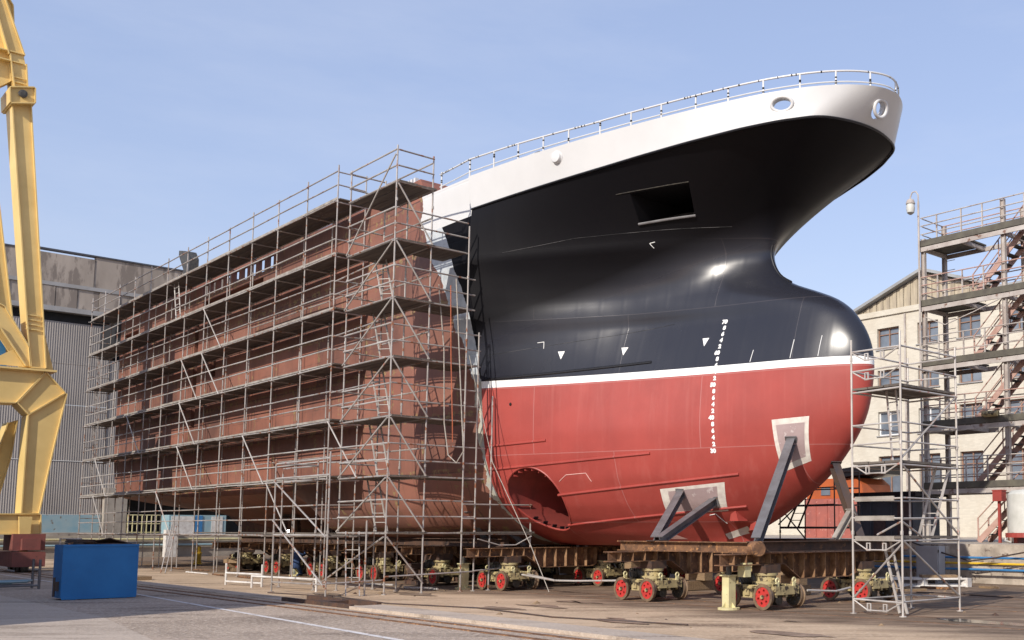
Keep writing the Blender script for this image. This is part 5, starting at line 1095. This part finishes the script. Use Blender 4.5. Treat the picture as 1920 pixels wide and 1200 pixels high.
# stair tower
stw = thing('stair_tower', 'tall weathered steel stair tower with five landings in front of the cream brick building', 'stair tower', (9.5, -14.4, 1.4))
FB, RB_ = -13.6, -15.2; PZ = [3.76, 6.34, 8.93, 11.51, 14.10]; PAs = [5.66, 9.5, 13.4]
for a in PAs:
    part(stw, 'column', MB().ibeam((a, FB, 1.41), (a, FB, 15.2 if a > 6 else 14.3), .16, .18, .016, .012, (1, 0, 0)), 'stair_steel')
    part(stw, 'column', MB().ibeam((a, RB_, 1.41), (a, RB_, 15.2), .16, .18, .016, .012, (1, 0, 0)), 'stair_steel')
for k, z in enumerate(PZ):
    for b in (FB + .11, RB_ - .11): part(stw, 'floor_beam', MB().b2((5.5, b - .03, z - .38), (13.6, b + .03, z - .19)), 'stair_steel')
    for a in (5.7, 7.6, 9.5, 11.5, 13.4): part(stw, 'cross_beam', MB().b2((a - .06, RB_ - .07, z - .36), (a + .06, FB + .07, z - .2)), 'stair_steel')
    d = MB().b2((5.5, RB_ - .1, z - .17), (7.7, FB + .1, z - .10)); d.b2((10.3, RB_ - .1, z - .17), (13.6, FB + .1, z - .10)); d.b2((7.7, -13.95, z - .17), (10.3, FB + .1, z - .10)); part(stw, 'landing', d, 'deckwood')
    part(stw, 'kick_board', MB().b2((5.5, FB + .12, z - .16), (13.6, FB + .16, z + .10)), 'deckwood')
    for dz in (.38, .75, 1.1):
        for b in (FB + .1, RB_): part(stw, 'handrail', MB().tube((5.6, b, z + dz), (13.4, b, z + dz + jit(.03)), .025, 6), 'stair' if (k + (b == RB_)) % 2 else 'stair_steel', None, True)
        part(stw, 'handrail', MB().tube((5.6, FB, z + dz), (5.6, RB_, z + dz), .025, 6), 'stair_steel', None, True)
    for a in (6.4, 7.6, 8.6, 10.5, 11.5, 12.5): part(stw, 'rail_post', MB().b2((a - .025, FB + .06, z - .3), (a + .025, FB + .11, z + 1.1)), 'stair_steel')
    # flight up to this landing
    z0 = (PZ[k - 1] if k else 1.41); p, q = Vector((7.75, -14.5, z0 + .02)), Vector((10.2, -14.5, z - .12))
    fl = MB()
    for b in (-14.1, -14.9): fl.bar((p.x, b, p.z), (q.x, b, q.z), .04, .24)
    fo = part(stw, 'stair_stringer', fl, 'stair')
    n = 8; tr = MB()
    for i in range(1, n): c = p + (q - p) * (i / n); tr.box((c.x, c.y, c.z + .02), (.30, .76, .035))
    part(stw, 'tread', tr, 'tread')
    for b in (-14.1, -14.9):
        hr = MB().tube((p.x, b, p.z + .95), (q.x, b, q.z + 1.0), .025, 6); hr.tube((p.x, b, p.z), (p.x, b, p.z + .97), .035, 6); hr.tube((q.x, b, q.z), (q.x, b, q.z + 1.02), .035, 6); c = (p + q) / 2; hr.tube((c.x, b, c.z), (c.x, b, c.z + .97), .025, 6)
        if b == -14.1: hr.tube((p.x, b, p.z + .45), (q.x, b, q.z + .5), .02, 6)
        part(stw, 'stair_rail', hr, 'stair', None, True)
    for i in range(5): part(stw, 'cage_rung', MB().tube((5.7, RB_ + .1, z - 2.2 + i * .42), (6.25, RB_ + .1, z - 2.2 + i * .42), .015, 5), 'stair_steel')
part(stw, 'slack_cable', MB().path([(5.7, FB, 10.9), (6.8, FB + .2, 10.4), (8.2, FB + .2, 10.75), (9.4, FB + .2, 11.1)], .025, 5), 'stair_steel')
part(stw, 'roll', MB().lathe([(.12, -.35), (.13, 0), (.12, .35)], (8.9, FB + .3, 6.5), (1, 0, 0), 10), 'cream_dirty')
lp = thing('yard_lamp', 'round glass lamp on a gooseneck pole above the stair tower', 'lamp', (5.6, -13.35, 1.4))
part(lp, 'pole', MB().tube((5.6, -13.35, 1.41), (5.6, -13.35, 15.9), .045, 8), 'stair_steel', None, True)
part(lp, 'gooseneck', MB().path([(5.6, -13.35, 15.9), (5.6, -13.35, 16.2), (5.48, -13.35, 16.38), (5.3, -13.35, 16.38), (5.2, -13.35, 16.2), (5.2, -13.35, 16.1)], .03, 6), 'stair_steel', None, True)
part(lp, 'cap', MB().lathe([(.05, 16.12), (.15, 16.06), (.2, 15.92), (.2, 15.88)], (5.2, -13.35, 0), (0, 0, 1), 14), 'stair_steel', None, True); part(lp, 'glass_globe', MB().lathe([(.17, 15.88), (.19, 15.7), (.16, 15.5), (.06, 15.42)], (5.2, -13.35, 0), (0, 0, 1), 14), 'tank', None, True)

# brick building
bk = thing('brick_building', 'cream brick building with a gabled roof and rows of tall windows behind the stair tower', 'building', (-8, -38, 0))
WB_ = -38.0
cols = [(-15.15, -13.2), (-11.6, -9.85), (-8.25, -6.45), (-4.55, -2.75), (-.9, .9), (2.7, 4.5)]; rws = [(15.05, 16.6), (11.9, 13.5), (8.7, 10.45), (4.5, 7.2)]
abr = sorted(set([-17.05, 7.0] + [v for c in cols for v in c])); zbr = sorted(set([1.4, 17.9] + [v for r_ in rws for v in r_]))
wm = MB()
for i in range(len(abr) - 1):
    for j in range(len(zbr) - 1):
        if (abr[i], abr[i + 1]) in cols and (zbr[j], zbr[j + 1]) in rws: continue
        wm.add([(abr[i], WB_, zbr[j]), (abr[i + 1], WB_, zbr[j]), (abr[i + 1], WB_, zbr[j + 1]), (abr[i], WB_, zbr[j + 1])], [(0, 1, 2, 3)])
for c in cols:
    for r_ in rws:
        q = [(c[0], r_[0]), (c[1], r_[0]), (c[1], r_[1]), (c[0], r_[1])]
        for k in range(4): p1, p2 = q[k], q[(k + 1) % 4]; wm.add([(p1[0], WB_, p1[1]), (p2[0], WB_, p2[1]), (p2[0], WB_ - .3, p2[1]), (p1[0], WB_ - .3, p1[1])], [(0, 1, 2, 3)])
wm.add([(-17.05, WB_, 1.4), (-17.05, WB_ - 25, 1.4), (-17.05, WB_ - 25, 17.9), (-17.05, WB_, 17.9)], [(0, 1, 2, 3)]); wm.add([(7, WB_, 1.4), (7, WB_ - 25, 1.4), (7, WB_ - 25, 17.9), (7, WB_, 17.9)], [(0, 1, 2, 3)])
part(bk, 'wall', wm, 'brick')
wi = 0
for ci, c in enumerate(cols):
    for ri, r_ in enumerate(rws):
        fm = 'wframe_white' if (ri == 2 and ci < 2) else 'wframe'
        w = part(bk, 'window', MB().b2((c[0], WB_ - .33, r_[0]), (c[1], WB_ - .29, r_[1])), 'glass')
        f = MB(); fw = .09; y0, y1 = WB_ - .28, WB_ - .2; m_ = (c[0] + c[1]) / 2
        for a in (c[0] + fw / 2, m_, c[1] - fw / 2): f.b2((a - fw / 2, y0, r_[0] + fw), (a + fw / 2, y1, r_[1] - fw))
        for z in (r_[0] + fw / 2, r_[1] - fw / 2): f.b2((c[0], y0, z - fw / 2), (c[1], y1, z + fw / 2))
        zt = r_[0] + (r_[1] - r_[0]) * .68
        if ri != 2: f.b2((c[0] + fw, y0, zt), (m_ - fw / 2, y1 - .01, zt + .06)); f.b2((m_ + fw / 2, y0, zt), (c[1] - fw, y1 - .01, zt + .06))
        part(w, 'frame', f, fm); part(w, 'sill', MB().b2((c[0] - .1, WB_ - .18, r_[0] - .08), (c[1] + .1, WB_ + .1, r_[0] - .004)), 'ledge')
part(bk, 'cornice', MB().b2((-17.2, WB_ + .002, 17.5), (7.1, WB_ + .14, 17.9)), 'brick'); 
pd = MB(); pk_, le, re_ = (-10.92, 20.1), (-17.0, 17.91), (-4.8, 17.91); n = 40
for i in range(n):
    a0_ = le[0] + (re_[0] - le[0]) * i / n; a1_ = le[0] + (re_[0] - le[0]) * (i + 1) / n
    h = lambda a: np.interp(a, [le[0], pk_[0], re_[0]], [17.91, 20.1, 17.91]); off = .05 if i % 2 else 0
    pd.add([(a0_, WB_ + off, 17.91), (a1_, WB_ + off, 17.91), (a1_, WB_ + off, h(a1_)), (a0_, WB_ + off, h(a0_))], [(0, 1, 2, 3)])
part(bk, 'gable_boarding', pd, 'siding')
rf = MB()
for p, q in (((-17.5, 17.75), pk_), (pk_, (-4.3, 17.75))): rf.add([(p[0], WB_ + .5, p[1] + .1), (q[0], WB_ + .5, q[1] + .1), (q[0], WB_ - 25, q[1] + .1), (p[0], WB_ - 25, p[1] + .1), (p[0], WB_ + .5, p[1] + .32), (q[0], WB_ + .5, q[1] + .32), (q[0], WB_ - 25, q[1] + .32), (p[0], WB_ - 25, p[1] + .32)], [(0, 1, 2, 3), (7, 6, 5, 4), (0, 4, 5, 1), (1, 5, 6, 2), (2, 6, 7, 3), (3, 7, 4, 0)])
part(bk, 'roof', rf, 'roof'); part(bk, 'flat_roof', MB().b2((-4.2, WB_ - 25, 17.92), (7.3, WB_ + .3, 18.2)), 'roof')
part(bk, 'drain_pipe', MB().tube((-12.6, WB_ + .1, 1.5), (-12.6, WB_ + .1, 17.4), .07, 8), 'stair_steel', None, True)
bk2 = thing('low_building', 'grey roofed building farther back, its roof edge just showing beside the bulb', 'building', (-30, -55, 0))
part(bk2, 'wall', MB().b2((-45, -70, 1.4), (-23, -52, 20.9)), 'brick'); part(bk2, 'roof', MB().prism([(-45.5, 20.91), (-22.5, 20.91), (-34, 23.2)], 'b', -70.5, -51.5), 'roof')

# ---------------------------------------------------------------- workers and welding light
def person(base, pose, label, helmet=True, rz=0):
    """skinned figure; pose: joint name -> local (x, y, z)"""
    T = thing('person', label, 'person', base); J = pose; bones = [('pelvis', 'belly'), ('belly', 'chest'), ('chest', 'neck'), ('neck', 'head')]
    for s in 'lr': bones += [('chest', 'sh' + s), ('sh' + s, 'el' + s), ('el' + s, 'wr' + s), ('wr' + s, 'ha' + s), ('pelvis', 'hip' + s), ('hip' + s, 'kn' + s), ('kn' + s, 'an' + s), ('an' + s, 'to' + s)]
    rad = {'pelvis': .15, 'belly': .14, 'chest': .15, 'neck': .06, 'head': .07, 'sh': .075, 'el': .05, 'wr': .035, 'ha': .03, 'hip': .10, 'kn': .068, 'an': .05, 'to': .04}
    names = list(J); me = bpy.data.meshes.new('body'); me.from_pydata([J[n] for n in names], [(names.index(a), names.index(b)) for a, b in bones], [])
    o = bpy.data.objects.new('tmp', me); C.objects.link(o); md = o.modifiers.new('s', 'SKIN')
    for i, n in enumerate(names):
        r_ = rad.get(n, rad.get(n[:-1], .06)); o.data.skin_vertices[0].data[i].radius = (r_, r_ * (.75 if n in ('chest', 'belly') else 1)); o.data.skin_vertices[0].data[i].use_root = n == 'pelvis'
    o.modifiers.new('u', 'SUBSURF').levels = 1
    dg = bpy.context.evaluated_depsgraph_get(); dg.update(); res = bpy.data.meshes.new_from_object(o.evaluated_get(dg)); bpy.data.objects.remove(o)
    link_me('body', res, 'overall', T, True, 80)
    h = Vector(J['head']) + Vector((0, 0, .06)); hd = MB().lathe([(.02, -.12), (.06, -.11), (.078, -.04), (.085, .03), (.075, .09), (.03, .125)], (0, 0, 0), (0, 0, 1), 14)
    hd.lathe([(.015, 0), (.008, .03)], (.085, 0, -.01), (1, 0, 0), 6)
    link('head', [Vector(v) + h for v in hd.v], hd.f, 'skin', T, True)
    if helmet:
        hm = MB().lathe([(.15, .03), (.13, .045), (.12, .10), (.08, .16), (.02, .185)], (0.01, 0, 0), (0, 0, 1), 16); link('helmet', [Vector(v) + h for v in hm.v], hm.f, 'helmet', T, True)
    for s in 'lr':
        w = Vector(J['ha' + s]); d = (w - Vector(J['wr' + s])).normalized(); hb = MB().box((0, 0, 0), (.07, .03, .08))
        g = MB().bar(w - d * .05, w + d * .04, .075, .03)
        for k in range(4): q = w + d * .04 + Vector((0, 0, -.028 + .019 * k)); g.tube(q, q + d * (.07 - .01 * abs(k - 1.5)), .009, 6)
        g.tube(w + Vector((0, .03, .02)), w + Vector((0, .06, .03)) + d * .03, .01, 6)
        link('hand', g.v, g.f, 'skin', T, True)
    return T
KN = {'pelvis': (0, 0, .45), 'belly': (.06, 0, .60), 'chest': (.14, 0, .82), 'neck': (.20, 0, .98), 'head': (.23, 0, 1.06)}
for s, y in (('l', .1), ('r', -.1)):
    KN.update({'hip' + s: (.0, y, .42), 'kn' + s: (.36, y * 1.4, .34 if s == 'l' else .07), 'an' + s: ((.30, y * 1.4, .07) if s == 'l' else (-.05, y * 1.4, .07)), 'to' + s: ((.46, y * 1.4, .04) if s == 'l' else (-.2, y * 1.4, .04)),
               'sh' + s: (.14, y * 1.9, .88), 'el' + s: (.34, y * 2.3, .68), 'wr' + s: (.52, y * 1.6, .80), 'ha' + s: (.60, y * 1.4, .84)})
KS = {'pelvis': (0, 0, .92), 'belly': (.01, 0, 1.06), 'chest': (.03, 0, 1.28), 'neck': (.05, 0, 1.46), 'head': (.08, 0, 1.54)}
for s, y in (('l', .1), ('r', -.1)):
    KS.update({'hip' + s: (0, y, .88), 'kn' + s: (.04, y * 1.1, .48), 'an' + s: (0, y * 1.1, .08), 'to' + s: (.16, y * 1.3, .04), 'sh' + s: (.02, y * 1.9, 1.38), 'el' + s: (.06, y * 2.5, 1.10), 'wr' + s: (.24, y * 2.1, .98), 'ha' + s: (.32, y * 1.9, .97)})
person((-28.3, 4.7, 13.24), KS, 'worker in a blue helmet standing on the ship deck behind the long scaffold')
K2 = dict(KN); 
for s, y in (('l', .1), ('r', -.1)): K2.update({'el' + s: (.36, y * 2.3, .86), 'wr' + s: (.50, y * 1.6, 1.08), 'ha' + s: (.55, y * 1.4, 1.16)})
w2 = person((-12.8, 4.9, .0), K2, 'worker in blue overalls kneeling under the brown hull by the welding light', False)
w2.rotation_euler = (0, 0, w2.rotation_euler.z + 2.4)
mono('welding_arc', MB().lathe([(.005, -.05), (.035, -.03), (.035, .03), (.005, .05)], (-13.3, 5.05, 1.86), (0, 0, 1), 10), 'arc', 'bright white welding spark under the brown hull', 'spark', smooth=True)

# ---------------------------------------------------------------- sky, sun, camera
sc = bpy.context.scene
S = (SF.to_3x3() @ Vector((.29, -.957, 0))).normalized(); EL = R(32)
Sd = Vector((S.x * math.cos(EL), S.y * math.cos(EL), math.sin(EL)))
sun = bpy.data.lights.new('sun', 'SUN'); sun.energy = 3.05; sun.angle = R(.53); sun.color = (1, .93, .83)
so = bpy.data.objects.new('sun', sun); sc.collection.objects.link(so); so.rotation_euler = Sd.to_track_quat('Z', 'Y').to_euler(); so.location = (0, 0, 60)
w = bpy.data.worlds.new('World'); sc.world = w; w.use_nodes = True; N = w.node_tree.nodes; L = w.node_tree.links
bg = N['Background']; sky = N.new('ShaderNodeTexSky'); sky.sky_type = 'NISHITA'; sky.sun_disc = False; sky.sun_elevation = EL
sky.sun_rotation = math.atan2(S.x, S.y) % (2 * math.pi); sky.air_density = 1.5; sky.dust_density = .6; sky.ozone_density = 1.0; sky.altitude = 50
tint = mixc(N, L, 1.0, sky.outputs[0], (1.18, 1.06, 1.18), 'MULTIPLY')
tint = mixc(N, L, .5, tint, (3.0, 3.75, 5.75))
tcw = N.new('ShaderNodeTexCoord'); mpw = N.new('ShaderNodeMapping'); mpw.inputs['Scale'].default_value = (1.2, 1.2, 5.0); mpw.inputs['Rotation'].default_value = (.12, .2, .4); L.new(tcw.outputs['Generated'], mpw.inputs['Vector'])
cn_ = noise(N, L, 2.2, 7, .62, vec=mpw.outputs['Vector']); cr_ = ramp(N, [(.46, (0, 0, 0)), (.80, (.22, .22, .22))]); L.new(cn_.outputs['Fac'], cr_.inputs['Fac'])
tint = mixc(N, L, cr_.outputs['Color'], tint, (5.2, 5.55, 6.5)); L.new(tint, bg.inputs['Color']); bg.inputs['Strength'].default_value = .098
cam = bpy.data.cameras.new('camera'); co = bpy.data.objects.new('camera', cam); sc.collection.objects.link(co); sc.camera = co
co.location = (0, 0, 1.92); co.rotation_euler = (R(95.5), 0, 0); cam.sensor_width = 36; cam.sensor_fit = 'HORIZONTAL'; cam.lens = 1950 / 1920 * 36
cam.shift_x = (960 - 1400) / 1920; cam.shift_y = (805 - 600) / 1920; cam.clip_start = .1; cam.clip_end = 4000
sc.view_settings.view_transform = 'Standard'; sc.view_settings.look = 'None'; sc.view_settings.exposure = .60; sc.view_settings.gamma = 1
